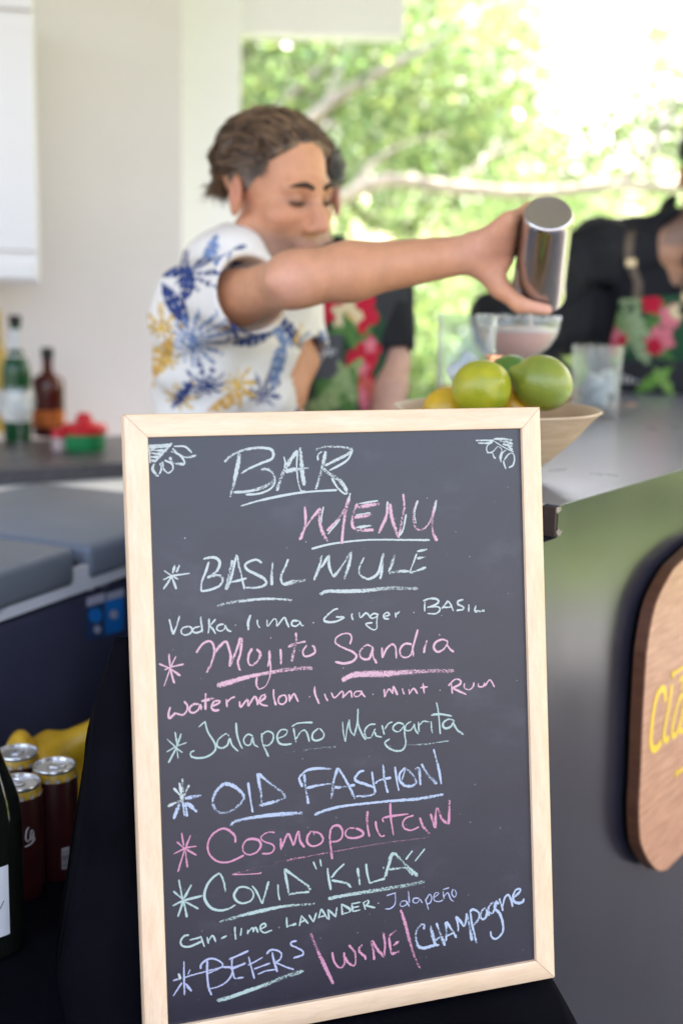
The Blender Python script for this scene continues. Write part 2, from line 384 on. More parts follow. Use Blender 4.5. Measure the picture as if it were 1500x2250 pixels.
chalk('W', 'small green chalk words Ginger BASIL', 690, 1300, .26667, '''
5 195,140 160,150 100,200 80,235 110,250 180,245 250,212;5 180,208 245,208;4 315,180 308,200 320,235;4 370,170 380,215 425,175 450,195 455,215
4 530,190 490,180 460,205 480,220 520,200 520,190 515,260 515,300 490,315 445,290 425,265 480,255;4 575,205 620,190 600,170 570,195 580,220 615,225;4 668,170 672,215;4 672,190 705,162;5 818,170 822,173
4 910,80 908,165;5 895,75 960,55 1015,65 1020,90 980,115 930,130;4 940,125 1020,125 1035,150 1000,180 930,180;5 1100,75 1050,140;4 1100,75 1125,110 1145,160;4 1065,130 1130,125
5 1225,65 1180,80 1185,105 1225,125 1225,145 1170,155;4 1272,105 1270,165;4 1330,115 1315,160;8 1320,163 1400,156''')
chalk('P', 'pink chalk word Mojito with star and underline', 340, 1390, .24, '''
5 130,195 140,310;3 195,215 150,310 85,490;5 40,285 140,330 235,395;4 90,340 150,315 265,288;5 145,330 160,400 180,465
6 380,185 430,110 490,78 530,100 545,170 520,270 475,365;6 545,190 590,130 650,80 680,150 695,220 685,310;6 690,300 740,180 785,45;7 795,45 785,180 760,270 780,350
6 890,145 860,200 855,270 885,300 930,270 965,210 960,180 930,150;6 1045,160 1050,230 1035,310;3 1050,220 1060,320 1050,410 1010,490 950,520;5 950,520 930,470 935,400;7 1060,45 1065,50
6 1150,150 1155,220 1155,290;7 1290,0 1295,80 1270,180 1255,265;7 1220,130 1290,100 1380,80;5 1390,115 1355,170 1370,215 1420,210 1465,180 1460,140 1440,115
11 570,485 680,455 830,410 1000,375 1200,340 1400,322 1440,335''')
chalk('P', 'pink chalk word Sandia with a broad underline', 700, 1370, .24, '''
5 285,190 300,130 280,95 220,95 160,130 155,180 220,220 310,260 345,300 310,345 230,365 150,350;6 490,215 440,195 385,240 375,290 410,325 460,320 490,250 490,215;5 490,260 500,310 530,365
5 578,220 580,315;5 580,315 620,230 670,190 700,215 710,320;5 850,190 790,185 745,230 750,290 790,310 840,285 870,180 905,55;5 855,200 865,300;6 990,150 970,210 960,270
5 1170,160 1130,145 1070,170 1050,220 1085,260 1140,235 1175,180 1170,150;5 1170,190 1200,235 1235,260;5 1100,105 1106,100
14 210,520 300,475 420,462 600,460 800,445 1000,435 1240,432''')
chalk('P', 'small pink chalk word watermelon', 350, 1490, .25333, '''
5 95,250 80,310 90,350 130,310 150,305 200,320 235,290 245,240 215,200;5 345,225 300,225 265,255 265,290 300,300 340,270 355,230 365,275;5 402,130 400,200 400,275;6 360,200 410,190 475,170
5 455,245 510,220 525,200 490,195 460,220 455,260 480,280 520,275;5 580,180 588,250;5 590,205 620,175 655,162;5 695,200 705,250 760,185 770,215 770,240 825,160 850,205 850,235;5 870,205 915,170 915,145 885,155 865,200 890,230 940,240
5 990,95 990,160 1010,235;5 1075,145 1035,170 1035,215 1070,225 1100,195 1095,155 1075,145;5 1125,140 1130,205;5 1130,195 1165,135 1185,165 1205,205;6 1300,160 1305,165''')
chalk('P', 'small pink chalk words lima mint Rum', 660, 1470, .29333, '''
5 105,130 110,190 140,260;4 180,185 190,215 205,240;4 230,175 255,215 310,165 320,190 315,215 350,180 375,165 385,215;4 455,165 410,170 400,200 430,205 460,175 450,165 470,195 485,210;5 540,187 545,190
5 625,150 630,210;4 630,210 660,150 690,185;5 690,185 695,130 725,195;4 760,145 775,190;4 810,150 815,190;4 815,185 845,145 875,185;3 820,120 822,122;4 915,105 925,185;5 895,140 950,132;4 1040,157 1045,160
4 1125,95 1135,185;5 1105,125 1150,80 1190,80 1195,110 1130,145;5 1140,145 1240,190;4 1225,105 1225,140 1260,155 1290,130 1295,100;4 1330,105 1330,130 1365,130 1375,105 1380,125 1415,80 1450,135''')
chalk('G', 'green chalk word Jalapeño with star and faint underline', 350, 1560, .26667, '''
4 130,180 150,300;5 180,195 140,310 75,435;3 65,240 140,310 190,350;3 60,345 140,300 225,268;3 145,310 155,400
3 325,140 380,90;4 375,90 400,180 455,270 460,330 400,380 320,395 260,380 262,345 290,335;4 575,215 550,195 490,240 475,290 510,315 560,290 580,235 600,290 650,340;4 632,105 640,200 665,280 685,318
4 770,215 730,200 695,240 710,285 750,285 770,225 780,280 815,305;4 845,190 850,270 900,385;4 850,200 890,175 935,195 935,250 900,290 860,290;4 975,235 1040,205 1050,165 1000,165 970,215 985,270 1030,285 1090,278
4 1105,150 1125,265;4 1125,240 1160,185 1195,165 1220,200 1235,262;4 1092,138 1130,112 1200,103 1262,103;4 1310,150 1265,190 1260,235 1290,252 1340,235 1355,195 1320,150
-7 530,465 620,430 780,400 950,365 1150,335 1460,300''')
chalk('G', 'green chalk word Margarita with underline', 720, 1540, .21333, '''
3 150,215 160,330 178,420;3 180,420 195,300 220,190;3 220,190 230,300 270,360;4 270,360 300,230 310,80;4 310,80 310,230 350,340 390,400;4 490,240 430,245 380,300 390,370 440,375 480,300 490,290;4 480,320 500,360 555,372
5 555,250 580,345;4 585,290 620,235 665,215;4 780,240 720,225 670,265 680,305 730,315 780,260;5 780,250 790,350 800,440 770,500 700,515 620,480 585,430 635,390;4 855,210 800,250 800,300 850,300 885,250 885,235 900,300 930,340
4 930,215 935,320;4 940,250 980,210 1040,215;4 1060,210 1065,290 1075,330;4 1115,15 1135,120 1155,340;5 1060,145 1150,135 1275,155;5 1290,195 1230,190 1180,235 1200,280 1260,265 1300,200;5 1290,230 1330,300 1395,345
-5 325,535 430,505 600,475 800,455 1000,445 1245,412''')
chalk('B', 'pale blue chalk word OLD with bold star and underline', 350, 1650, .22667, '''
W 8 225,270 230,400;W 5 195,305 215,420;W 7 290,330 240,430;W 5 140,360 215,440;9 405,430 250,460;W 7 80,535 210,480;8 200,500 140,660;5 230,500 245,630;6 255,500 270,635;8 270,500 365,590;W 10 215,420 225,500
8 630,315 560,380 520,460 530,540 570,590 640,600 730,560 800,490 820,440 770,375 700,330 630,315;5 860,305 880,450 905,595;7 950,215 980,380 1000,540;7 960,220 1080,320 1180,390 1225,445;7 1225,450 1120,490 960,530
9 690,725 730,685 850,655 1000,630 1200,610 1390,600''')
chalk('B', 'pale blue chalk word FASHION with underline', 640, 1640, .24, '''
7 115,255 130,380 155,525;6 100,250 70,290 100,370;6 100,250 150,215 250,200 365,205;6 140,380 250,355 360,340;8 425,195 390,300 365,480;7 425,195 480,280 540,390 580,480;7 395,375 480,370 580,350
6 665,220 620,235 580,290 600,320 690,350 755,380 755,430 700,450 590,455;5 735,230 750,340 770,420;6 765,340 800,310 910,285;6 835,165 850,300 880,425;5 945,185 960,300 980,405
7 1040,195 990,250 990,310 1040,360 1110,360 1140,325 1110,260 1040,195;3 1040,210 1010,310;7 1130,210 1165,200 1180,355;8 1190,160 1240,250 1330,345;6 1370,345 1345,200 1300,25
7 210,625 330,580 480,545 700,520 900,500 1150,480 1390,438''')
chalk('K', 'deep pink chalk word Cosmopolitan with star and long underline', 370, 1760, .23333, '''
4 125,300 145,420;4 210,320 165,430;4 80,385 155,445 265,510;4 45,500 155,445;4 155,440 265,425;4 155,450 90,665;4 160,470 180,625
5 630,390 625,330 570,275 510,258 430,300 380,370 370,450 400,520 470,570 560,575 640,545 710,510;5 735,365 700,420 710,480 760,505 830,480 870,420 850,370 790,355 735,365;4 1000,295 930,295 870,340 900,380 980,410 995,450 960,490 880,495
5 1055,350 1060,460;5 1065,440 1120,310 1150,350 1175,420;5 1180,415 1220,285 1240,380 1280,435;5 1340,280 1305,340 1310,395 1360,425 1430,400 1455,355 1420,305 1350,285;3 1365,290 1370,320
-6 600,690 720,655 900,610 1100,560 1329,517;3 600,690 700,690 860,680 865,668''')
chalk('K', 'deep pink chalk letters politan', 680, 1740, .24, '''
6 190,340 185,430 205,615;5 185,350 220,310 270,310 300,360 290,420 250,450 200,455;5 410,330 350,335 325,380 350,415 420,420 485,395 480,360 420,330;6 528,175 525,290 545,410;5 602,265 610,330 640,395 665,405 685,395
5 735,100 740,230 765,395;5 675,275 665,245 720,225 900,200;5 950,215 880,240 850,290 870,335 930,350 1000,320;7 1005,235 1040,320 1100,385;6 1105,200 1125,270 1150,330;6 1160,145 1150,240 1155,330;7 1170,145 1210,250 1270,295;7 1270,295 1275,200 1280,75
-5 0,585 200,550 500,495 800,450 1100,415 1450,375''')
chalk('G', 'green chalk word COVID with star and underline', 370, 1880, .22, '''
4 105,240 135,400 150,440;5 230,290 155,430;4 50,355 150,440;5 45,500 150,450 340,400;5 150,450 95,610;5 155,460 185,615;4 170,460 300,530
5 570,360 555,270 520,185 480,190 400,270 360,380 375,460 440,530 540,545 620,520 670,490;5 695,320 655,390 680,450 740,475 820,450 850,390 820,335 750,310 695,320;4 835,300 880,360 935,480;5 935,480 965,380 1000,255;4 1092,285 1095,370 1110,445
6 1155,130 1180,260 1205,395;6 1160,135 1280,220 1400,310 1410,345;6 1405,360 1300,370 1205,385
8 510,660 600,635 750,590 950,545 1150,505 1300,490 1460,480''')
chalk('G', 'green chalk word KILA in quotation marks with underline', 680, 1850, .22667, '''
4 35,190 65,265;4 100,165 112,235;5 172,250 180,330 205,465;5 335,210 260,280 210,345;6 210,370 300,385 360,400 400,440;6 462,250 485,415;5 545,210 555,300 580,400;5 580,400 640,380 730,355
8 810,100 770,180 740,330;8 820,105 900,190 1045,330;6 770,265 870,255 930,250 1000,320;6 720,360 800,120;4 715,240 715,260;5 995,85 930,170;4 1115,65 1020,185
10 180,550 350,515 600,475 850,435 1110,385''')
chalk('L', 'thin pale chalk word Jalapeño', 680, 1850, .22667, '''
3 745,520 835,490;3 825,490 830,560 820,610 780,645 730,648;3 935,570 890,575 875,610 900,625 940,600 935,570 965,625;3 955,475 965,590;3 1060,545 1010,545 1000,580 1040,590 1065,555 1090,590
3 1120,550 1150,655;3 1125,560 1160,505 1180,540 1165,590 1130,600;3 1200,540 1250,500 1220,490 1200,530 1210,570 1260,575 1290,560;3 1290,475 1300,550;3 1300,530 1335,490 1365,555 1395,575;3 1290,460 1350,442;3 1385,455 1375,500 1400,535 1420,500 1400,460;5 660,590 668,594''')
chalk('G', 'small green chalk words Gin lime', 380, 1970, .22667, '''
5 155,370 110,380 75,430 90,475 150,485 220,460 280,430;4 160,420 280,390;4 265,380 285,430 305,485;4 280,330 282,334;4 330,390 345,455;4 345,430 380,375 400,400 415,440;5 465,405 520,378
4 600,290 600,340 608,415;4 665,305 655,380;4 725,320 725,365;4 730,345 770,300 780,345;4 780,330 800,295 825,350;4 850,315 900,285 885,260 850,280 850,325 890,350 960,325;6 1026,298 1030,300;4 1100,200 1105,300;7 1105,290 1195,262''')
chalk('G', 'small green chalk letters of LAVANDER', 650, 1980, .18667, '''
4 65,170 40,295;4 65,170 145,265;4 55,250 120,215;4 150,160 205,245;4 205,245 240,135;4 295,90 265,200;4 300,90 375,215;4 275,185 345,170;4 375,95 390,220;5 380,100 470,185;4 465,185 480,70
5 535,30 545,160;5 540,35 630,90 630,120 545,155;5 655,40 670,125;4 650,30 760,10;4 665,75 740,60;4 675,120 755,100;4 790,10 815,100;4 790,15 845,-10 850,20 815,55;5 820,50 930,75''')
chalk('L', 'pale lilac chalk word BEERS with star and green underline', 370, 2050, .21333, '''
4 160,290 160,400 165,635;W 7 105,415 125,480;5 50,490 100,475;4 160,460 240,435 390,395 560,350;3 225,375 200,430;4 140,510 50,650;5 175,520 240,600
4 335,370 335,330 380,285 440,262 510,280 560,320 540,355 480,385 410,415;5 400,280 400,430 415,560 445,640;4 560,350 640,355 660,400 620,480 540,540 440,570 400,545
4 655,260 655,360 680,470;5 625,272 720,230 825,182;5 640,370 720,340 795,310;4 685,470 775,455;4 825,245 850,340 885,470;4 820,330 900,290 970,250;4 880,370 1045,310;4 920,425 1000,390 1100,375
5 1065,195 1090,300 1120,400;5 1010,215 1050,175 1110,175 1160,205 1160,250 1130,285 1080,300;4 1100,300 1200,345 1290,375;5 1320,80 1270,90 1260,120 1320,150 1380,185 1385,220 1340,240 1285,255
G 11 500,695 620,665 800,600 1000,530 1200,450 1390,390''')
chalk('K', 'pink chalk word WINE between two pink bars', 650, 1980, .18667, '''
9 175,380 220,500 300,680 380,850 440,975;6 425,600 445,700 490,770 540,775 570,720 565,600;6 570,650 610,720 680,760 700,700 690,600 620,515;8 722,368 727,372;6 780,510 740,560 760,610 810,650 815,690
7 880,465 905,560 918,690;7 895,460 960,570 1030,650;7 1030,660 1045,500 1020,360;6 1090,420 1105,530 1120,620;7 1095,410 1180,345;7 1140,530 1210,470;8 1120,625 1220,590;8 1230,100 1280,250 1340,480 1420,720 1465,790''')
chalk('B', 'blue chalk word CHAMPagne slanting upward', 870, 1920, .2, '''
7 300,610 310,560 270,560 225,620 215,700 240,790 300,815 400,790 470,780;8 375,570 400,680 430,790;7 440,540 480,650 535,790;7 430,730 500,680;7 545,525 550,630 545,740;6 550,525 600,600 660,700;5 560,680 640,640
5 655,465 675,550 680,630;6 660,470 710,530 740,580;5 745,580 765,510 770,430;7 775,440 800,560 830,735;6 810,400 830,550 880,760;6 805,410 850,390 905,430 900,500 840,570;6 975,370 930,420 930,490 970,490 1000,420 990,390 1020,460
6 1060,305 1010,370 1020,420 1060,430 1090,350;5 1100,290 1090,350 1060,420;6 1125,330 1090,310 1080,380 1130,430 1165,530 1165,640 1090,715 1040,680 1035,630;5 1130,270 1150,340 1170,405;5 1160,370 1190,260 1230,230 1260,290 1275,360
6 1285,260 1350,200 1355,165 1310,175 1280,240 1290,300 1340,320 1385,305 1400,270''')
# ================================================================= the setting
M_white_wall = mat('white_wall_paint', (0.72, 0.67, 0.668), 0.75, 0.3, var=0.025, vscale=3, bump=0.02, bscale=180)
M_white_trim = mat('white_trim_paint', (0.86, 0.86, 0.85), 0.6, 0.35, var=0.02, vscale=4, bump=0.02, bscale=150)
M_cabinet = mat('cabinet_lacquer', (0.79, 0.755, 0.735), 0.35, 0.4, var=0.015, vscale=3)
M_floor = mat('concrete_floor', (0.13, 0.125, 0.135), 0.55, 0.4, var=0.18, vscale=2.2, bump=0.08, bscale=40)
M_patio = mat('patio_paving', (0.11, 0.107, 0.115), 0.8, 0.3, var=0.15, vscale=1.5, bump=0.1, bscale=30)
M_lawn = mat('lawn_grass', (0.14, 0.195, 0.05), 0.9, 0.2, var=0.35, vscale=3.0, bump=0.5, bscale=60)

def slab(name, x0, x1, y0, y1, z, m, nx=2, ny=2, wob=0.0):
    xs = np.linspace(x0, x1, nx); ys = np.linspace(y0, y1, ny)
    V = [(x, y, z+wob*(math.sin(x*0.7)+math.cos(y*0.5))) for y in ys for x in xs]
    F = np.array([(j*nx+i, j*nx+i+1, (j+1)*nx+i+1, (j+1)*nx+i) for j in range(ny-1) for i in range(nx-1)])
    return tag(mk(name, V, F, m, smooth=True), kind='structure')
slab('ground', -120, 120, -60, 160, -0.012, M_lawn, 60, 60, 0.0)
slab('patio', -40, 40, -45, -0.9, -0.008, M_patio)
slab('terrace', -9, 3.7, -0.9, 4.7, -0.006, M_patio)
slab('floor', -4.5, 3.4, -0.4, 4.3, 0.0, M_floor)

# wall with the cupboard, running back to the right, and the white post and fascia beam of the opening
W_dir = nrm(A3(0.80, 0.60, 0)); W_n = A3(W_dir[1], -W_dir[0], 0)       # W_n looks at the camera
W_end = P(401, 300, 3.75); W_end[2] = 0
mb = MB(); L = 3.6
mb.box(W_end-W_dir*L/2-W_n*0.09+A3(0, 0, 1.4), (L, 0.18, 2.8), [W_dir, -W_n, A3(0, 0, 1)], bev=0.004)
w = mb.build('wall', M_white_wall, base=W_end); tag(w, 'plain white interior wall behind the bottles, ending at the bright opening', 'wall')

Zv0 = A3(0, 0, 1)
pc = P(431, 300, 4.05); pc[2] = 0
mb = MB(); pw = 0.24
mb.box(pc+A3(0, 0.1, 1.4), (pw, 0.2, 2.8), [nrm(A3(1, 0.30, 0)), nrm(A3(-0.30, 1, 0)), Zv0], bev=0.004)
post = mb.build('post', M_white_trim, base=pc); tag(post, 'bright white square post beside the wall at the garden opening', 'post')
bl = P(507, 73, 4.12); br = P(888, 68, 4.12)
mb = MB(); mb.box(((pc[0]+pw/2+br[0])/2+0.001, 4.17, bl[2]+0.22), (br[0]-pc[0]-pw/2-0.002, 0.10, 0.44), bev=0.004)
beam = mb.build('beam', M_white_trim, base=(bl[0], 4.17, bl[2])); tag(beam, 'short white fascia beam running out from the post above the garden', 'beam')

mb = MB(); mb.box((-0.6, 2.35, 2.88), (9.4, 4.9, 0.10), bev=0.01)
roof = mb.build('roof', M_white_wall, base=(-0.6, 2.35, 2.83)); tag(roof, 'flat white canopy roof over the bar area', 'roof')

# wall cupboard, upper left
cd = 3.0
c_r = P(80, 300, cd); ctop = P(80, 42, cd)[2]; cbot = P(80, 588, cd)[2]
U = nrm(A3(0.97, 0.24, 0)); N = A3(U[1], -U[0], 0); wdt = 0.62
cab = thing('wall_cabinet', 'white wall cupboard hung at the upper left above the bottles', 'cupboard', (c_r[0]-wdt/2, c_r[1], cbot))
ctr = A3(c_r[0], c_r[1], 0)-U*wdt/2
ax = [U, -N, A3(0, 0, 1)]
MB().box(ctr-N*0.19+A3(0, 0, (cbot+ctop)/2+0.02), (wdt, 0.34, ctop-cbot+0.12), ax, bev=0.004).build('carcass', M_cabinet, cab)
MB().box(ctr-N*0.010+A3(0, 0, (cbot+ctop)/2+0.012), (wdt-0.004, 0.019, ctop-cbot-0.055), ax, bev=0.003).build('cabinet_door', M_cabinet, cab)
MB().box(ctr-N*0.004+A3(0, 0, cbot-0.012), (wdt-0.004, 0.028, 0.034), ax, bev=0.004).build('bottom_rail', M_cabinet, cab)
MB().box(ctr-N*0.006+A3(0, 0, ctop+0.055), (wdt-0.004, 0.026, 0.07), ax, bev=0.004).build('top_rail', M_cabinet, cab)
# ================================================================= the menu board
BB = [-0.18695965, 1.13102209, -0.14711821, 0.327341962, 0.149749359, -0.00365200]   # panel corner from the camera, yaw, lean, roll
BW, BH, BF = 0.40, 0.57622, 0.02279
_u = A3(math.cos(BB[3]), math.sin(BB[3]), 0); _n = A3(math.sin(BB[3]), -math.cos(BB[3]), 0)
_d = -math.cos(BB[4])*A3(0, 0, 1)+math.sin(BB[4])*_n
bu = math.cos(BB[5])*_u+math.sin(BB[5])*_d; bd = math.cos(BB[5])*_d-math.sin(BB[5])*_u; bn = nrm(np.cross(bu, -bd)); bn = bn if bn @ _n > 0 else -bn
b_tl = A3(*BB[:3])+CO
b_o = b_tl+bu*BW/2+bd*(BH+BF)             # middle of the bottom edge, in the plane of the frame's face
def b_pt(x, z, y): return b_o+bu*x-bd*z-bn*y      # y into the board
board = thing('menu_board', 'framed black chalkboard with the handwritten bar menu, leaning on the dark table', 'chalkboard', b_o)
s3 = 70
M_fr_v = mat_wood('maple_upright', (0.755, 0.50, 0.305), (0.83, 0.585, 0.385), (9, 9, 1.0), 2.2, 0.36, 0.02)
M_fr_h = mat_wood('maple_crosspiece', (0.755, 0.50, 0.305), (0.83, 0.585, 0.385), (1.0, 1.6, 9), 2.2, 0.36, 0.02)
def rail(x0, z0, x1, z1, m, inx, inz):
    """mitred rail: outer edge from (x0,z0) to (x1,z1); in = direction to the board's middle"""
    prof = [(0.0, 0.018), (0.0, 0.0026), (0.0007, 0.0009), (0.0026, 0.0), (BF-0.0016, 0.0), (BF-0.0004, 0.0005), (BF, 0.0016), (BF, 0.018)]   # (inward, depth)
    V = []; t = nrm(A3(x1-x0, z1-z0))
    for e, (ex, ez) in enumerate(((x0, z0), (x1, z1))):
        sgn = 1 if e == 0 else -1
        for a, dp in prof:
            V.append(b_pt(ex+inx*a+t[0]*a*sgn, ez+inz*a+t[1]*a*sgn, dp))
    k = len(prof)
    F = [(i, i+1, k+i+1, k+i) for i in range(k-1)]+[(k-1, 0, k, 2*k-1), tuple(range(k-1, -1, -1)), tuple(range(k, 2*k))]
    mb = MB().add(V, F)
    return mb.build('frame_rail', m, board, smooth=True, sharp=35)
HW = BW/2+BF; HT = BH+2*BF
g = 0.00025
rail(-HW, g, -HW, HT-g, M_fr_v, 1, 0); rail(HW, g, HW, HT-g, M_fr_v, -1, 0)
rail(-HW+g, HT, HW-g, HT, M_fr_h, 0, -1); rail(-HW+g, 0, HW-g, 0, M_fr_h, 0, 1)
PY = 0.0045
m, nt, b = new_mat('blackboard_paint')
n = noise_node(nt, 14, 6, (1, 1, 1.6)); r = ramp(nt, n.outputs['Fac'], [(0.32, (0.0115, 0.009, 0.018)), (0.58, (0.015, 0.012, 0.023)), (0.82, (0.036, 0.032, 0.046))])
nt.links.new(r.outputs[0], b.inputs['Base Color'])
n2 = noise_node(nt, 900, 2); bp = nt.nodes.new('ShaderNodeBump'); bp.inputs['Strength'].default_value = 0.25; bp.inputs['Distance'].default_value = 0.0006
nt.links.new(n2.outputs['Fac'], bp.inputs['Height']); nt.links.new(bp.outputs[0], b.inputs['Normal'])
b.inputs['Roughness'].default_value = 0.33; b.inputs['Specular IOR Level'].default_value = 0.62
M_panel = m
mb = MB(); e = 0.004
V = [b_pt(x, z, y) for y in (PY, PY+0.006) for x, z in ((-BW/2-e, BF-e), (BW/2+e, BF-e), (BW/2+e, BF+BH+e), (-BW/2-e, BF+BH+e))]
panel = mb.add(V, [(0, 1, 2, 3), (7, 6, 5, 4), (0, 4, 5, 1), (1, 5, 6, 2), (2, 6, 7, 3), (3, 7, 4, 0)]).build('panel', M_panel, board)

M_CH = {}
for key, c in CHALK_COL.items():
    m, nt, b = new_mat('chalk_'+{'W': 'green_white', 'G': 'green', 'P': 'pink', 'K': 'deep_pink', 'B': 'blue', 'L': 'lilac'}[key])
    b.inputs['Base Color'].default_value = (*c, 1); b.inputs['Roughness'].default_value = 1.0; b.inputs['Specular IOR Level'].default_value = 0.05
    n = noise_node(nt, 620, 3, rough=0.75); a = nt.nodes.new('ShaderNodeAttribute'); a.attribute_name = 'press'
    ad = nt.nodes.new('ShaderNodeMath'); ad.operation = 'ADD'; nt.links.new(n.outputs['Fac'], ad.inputs[0]); nt.links.new(a.outputs['Fac'], ad.inputs[1])
    rr = ramp(nt, ad.outputs[0], [(0.52, 0.0), (0.70, 1.0)])
    tr = nt.nodes.new('ShaderNodeBsdfTransparent'); mx = nt.nodes.new('ShaderNodeMixShader')
    nt.links.new(rr.outputs[0], mx.inputs[0]); nt.links.new(tr.outputs[0], mx.inputs[1]); nt.links.new(b.outputs[0], mx.inputs[2])
    nt.links.new(mx.outputs[0], nt.nodes['Material Output'].inputs['Surface']); M_CH[key] = m
rs = np.random.RandomState(4)
def to_board(px, py):
    q = on_plane(px, py, b_o-bn*PY, bn)-b_o
    return float(q @ bu), float(-(q @ bd))
stroke_k = 0
MPP = BW/815.0                                # metres of board per photograph pixel
for text, strokes in CH:
    V = []; F = []; PR = []; MI = []; cols = []
    for c, w, pts in strokes:
        faint = w < 0; w = abs(w)
        q = np.array([to_board(x, y) for x, y in pts])
        L = smooth_line(q, 0.0022); n = len(L)
        T = np.gradient(L, axis=0); T /= np.linalg.norm(T, axis=1)[:, None]+1e-9; Nn = np.stack([-T[:, 1], T[:, 0]], 1)
        hw = w*MPP*0.5*0.94*(1+0.16*np.sin(np.linspace(0, rs.uniform(3, 9), n)+rs.uniform(0, 6))+rs.uniform(-0.07, 0.07, n))
        hw[0] *= 0.7; hw[-1] *= 0.65
        pr = np.full(n, 0.21 if not faint else -0.03)+0.09*np.sin(np.linspace(0, rs.uniform(2, 7), n)+rs.uniform(0, 6)); pr -= 0.07*(w >= 7)
        if w <= 5 and not faint: pr += 0.06
        base = 0.00010+(stroke_k % 30)*0.000016; stroke_k += 1
        if c not in cols: cols.append(c)
        o = len(V)
        for i in range(n):
            yy = PY-base-i*2.5e-7
            for s, dp in ((-1, -0.16), (-0.45, 0.05), (0.45, 0.05), (1, -0.16)):
                V.append(b_pt(L[i, 0]+Nn[i, 0]*hw[i]*s, L[i, 1]+Nn[i, 1]*hw[i]*s, yy)); PR.append(pr[i]+dp)
        for i in range(n-1):
            for k in range(3):
                F.append((o+i*4+k, o+i*4+k+1, o+(i+1)*4+k+1, o+(i+1)*4+k)); MI.append(cols.index(c))
    ob = mk('chalk_writing', V, F, M_CH[cols[0]], panel, smooth=False)
    for c in cols[1:]: ob.data.materials.append(M_CH[c])
    ob.data.polygons.foreach_set('material_index', MI)
    at = ob.data.attributes.new('press', 'FLOAT', 'POINT'); at.data.foreach_set('value', np.array(PR, np.float32))
    ob['label'] = text
    ob.data.update()
# chalk dust: a few specks left on the panel
V = []; F = []; PR = []
for i in range(150):
    x, z = rs.uniform(-0.19, 0.19), rs.uniform(0.03, 0.59); r0 = rs.uniform(0.0003, 0.0008); o = len(V)
    for k in range(6): V.append(b_pt(x+r0*math.cos(k*1.047), z+r0*math.sin(k*1.047), PY-0.00007)); PR.append(0.05)
    F.append(tuple(range(o, o+6)))
ob = mk('chalk_dust', V, F, M_CH['W'], panel, smooth=False); ob['kind'] = 'stuff'; at = ob.data.attributes.new('press', 'FLOAT', 'POINT'); at.data.foreach_set('value', np.array(PR, np.float32))

# ================================================================= the round table under a black cloth
TZ = float(b_pt(0, 0, 0.018)[2])-0.004        # top of the cloth
TC = A3(-0.25, 1.12); TR = 0.506
m, nt, b = new_mat('black_cloth')
n = noise_node(nt, 9, 4); r = ramp(nt, n.outputs['Fac'], [(0.3, (0.0022, 0.002, 0.003)), (0.7, (0.005, 0.0045, 0.007))]); nt.links.new(r.outputs[0], b.inputs['Base Color'])
b.inputs['Roughness'].default_value = 0.95; b.inputs['Specular IOR Level'].default_value = 0.03
b.inputs['Sheen Weight'].default_value = 0.0
n2 = noise_node(nt, 1400, 2); bp = nt.nodes.new('ShaderNodeBump'); bp.inputs['Strength'].default_value = 0.3; bp.inputs['Distance'].default_value = 0.001
nt.links.new(n2.outputs['Fac'], bp.inputs['Height']); nt.links.new(bp.outputs[0], b.inputs['Normal'])
M_cloth = m
prof = [(0.0, 0.0), (0.2, 0.0), (0.4, 0.0), (TR-0.03, 0.0), (TR-0.012, -0.0015), (TR-0.003, -0.006), (TR+0.002, -0.016), (TR+0.005, -0.04), (TR+0.008, -0.10), (TR+0.010, -0.2), (TR+0.014, -0.4), (TR+0.016, -TZ+0.01)]
NA = 360; V = [(TC[0], TC[1], TZ)]; F = []
for j, (r0, z0) in enumerate(prof[1:]):
    for k in range(NA):
        a = 2*math.pi*k/NA
        drop = np.clip(-z0/0.30, 0, 1)
        f = drop*(0.020*math.sin(17*a+0.6)+0.012*math.sin(29*a+1.9)+0.006*math.sin(53*a))
        edge = 0.0022*math.sin(23*a+1)*math.exp(-((r0-TR)/0.02)**2)
        ripple = 0.0012*math.sin(5*a+9*r0)*(r0 > 0.3) if z0 == 0 else 0
        V.append((TC[0]+(r0+f)*math.cos(a), TC[1]+(r0+f)*math.sin(a), TZ+z0+edge+ripple))
for k in range(NA): F.append((0, 1+k, 1+(k+1) % NA))
for j in range(len(prof)-2):
    for k in range(NA):
        a = 1+j*NA+k; b2 = 1+j*NA+(k+1) % NA; F.append((a, a+NA, b2+NA, b2))
tc = mk('tablecloth', V, F, M_cloth, base=(TC[0], TC[1], 0)); tag(tc, 'black cloth covering the round table under the menu board, hanging in folds', 'tablecloth')

# black cloth heaped over the prop that the board leans on
V = []; F = []; NX, NH = 40, 26
for i in range(NX):
    t = i/(NX-1); x = -HW-0.012+0.40*t
    for j in range(2*NH-1):
        s = j/(2*NH-2)                       # 0 front foot .. 0.5 ridge .. 1 back foot
        hgt = 0.405*(1-0.35*t**2); back = 0.15*(1-0.55*t); left = -0.060*(1-t)
        if s <= 0.5: q = s/0.5; z = hgt*q; y = 0.024+0.004*math.sin(9*t*6+q*3); xx = x+left*(1-q)**0.8
        else: q = (s-0.5)/0.5; z = hgt*(1-q); y = 0.026+back*q**0.9+0.010*math.sin(14*t+5*q)*q; xx = x+left*q**0.8
        xx += 0.006*math.sin(11*q+2)*(1-t)*(z/0.4 < 0.9)
        p = b_pt(xx, z, y); p[2] = max(p[2], TZ+0.002) if 0.02 < s < 0.98 else TZ+0.002
        V.append(p)
W2 = 2*NH-1
for i in range(NX-1):
    for j in range(W2-1): F.append((i*W2+j, i*W2+j+1, (i+1)*W2+j+1, (i+1)*W2+j))
F.append(tuple(range(W2-1, -1, -1))); F.append(tuple((NX-1)*W2+j for j in range(W2)))
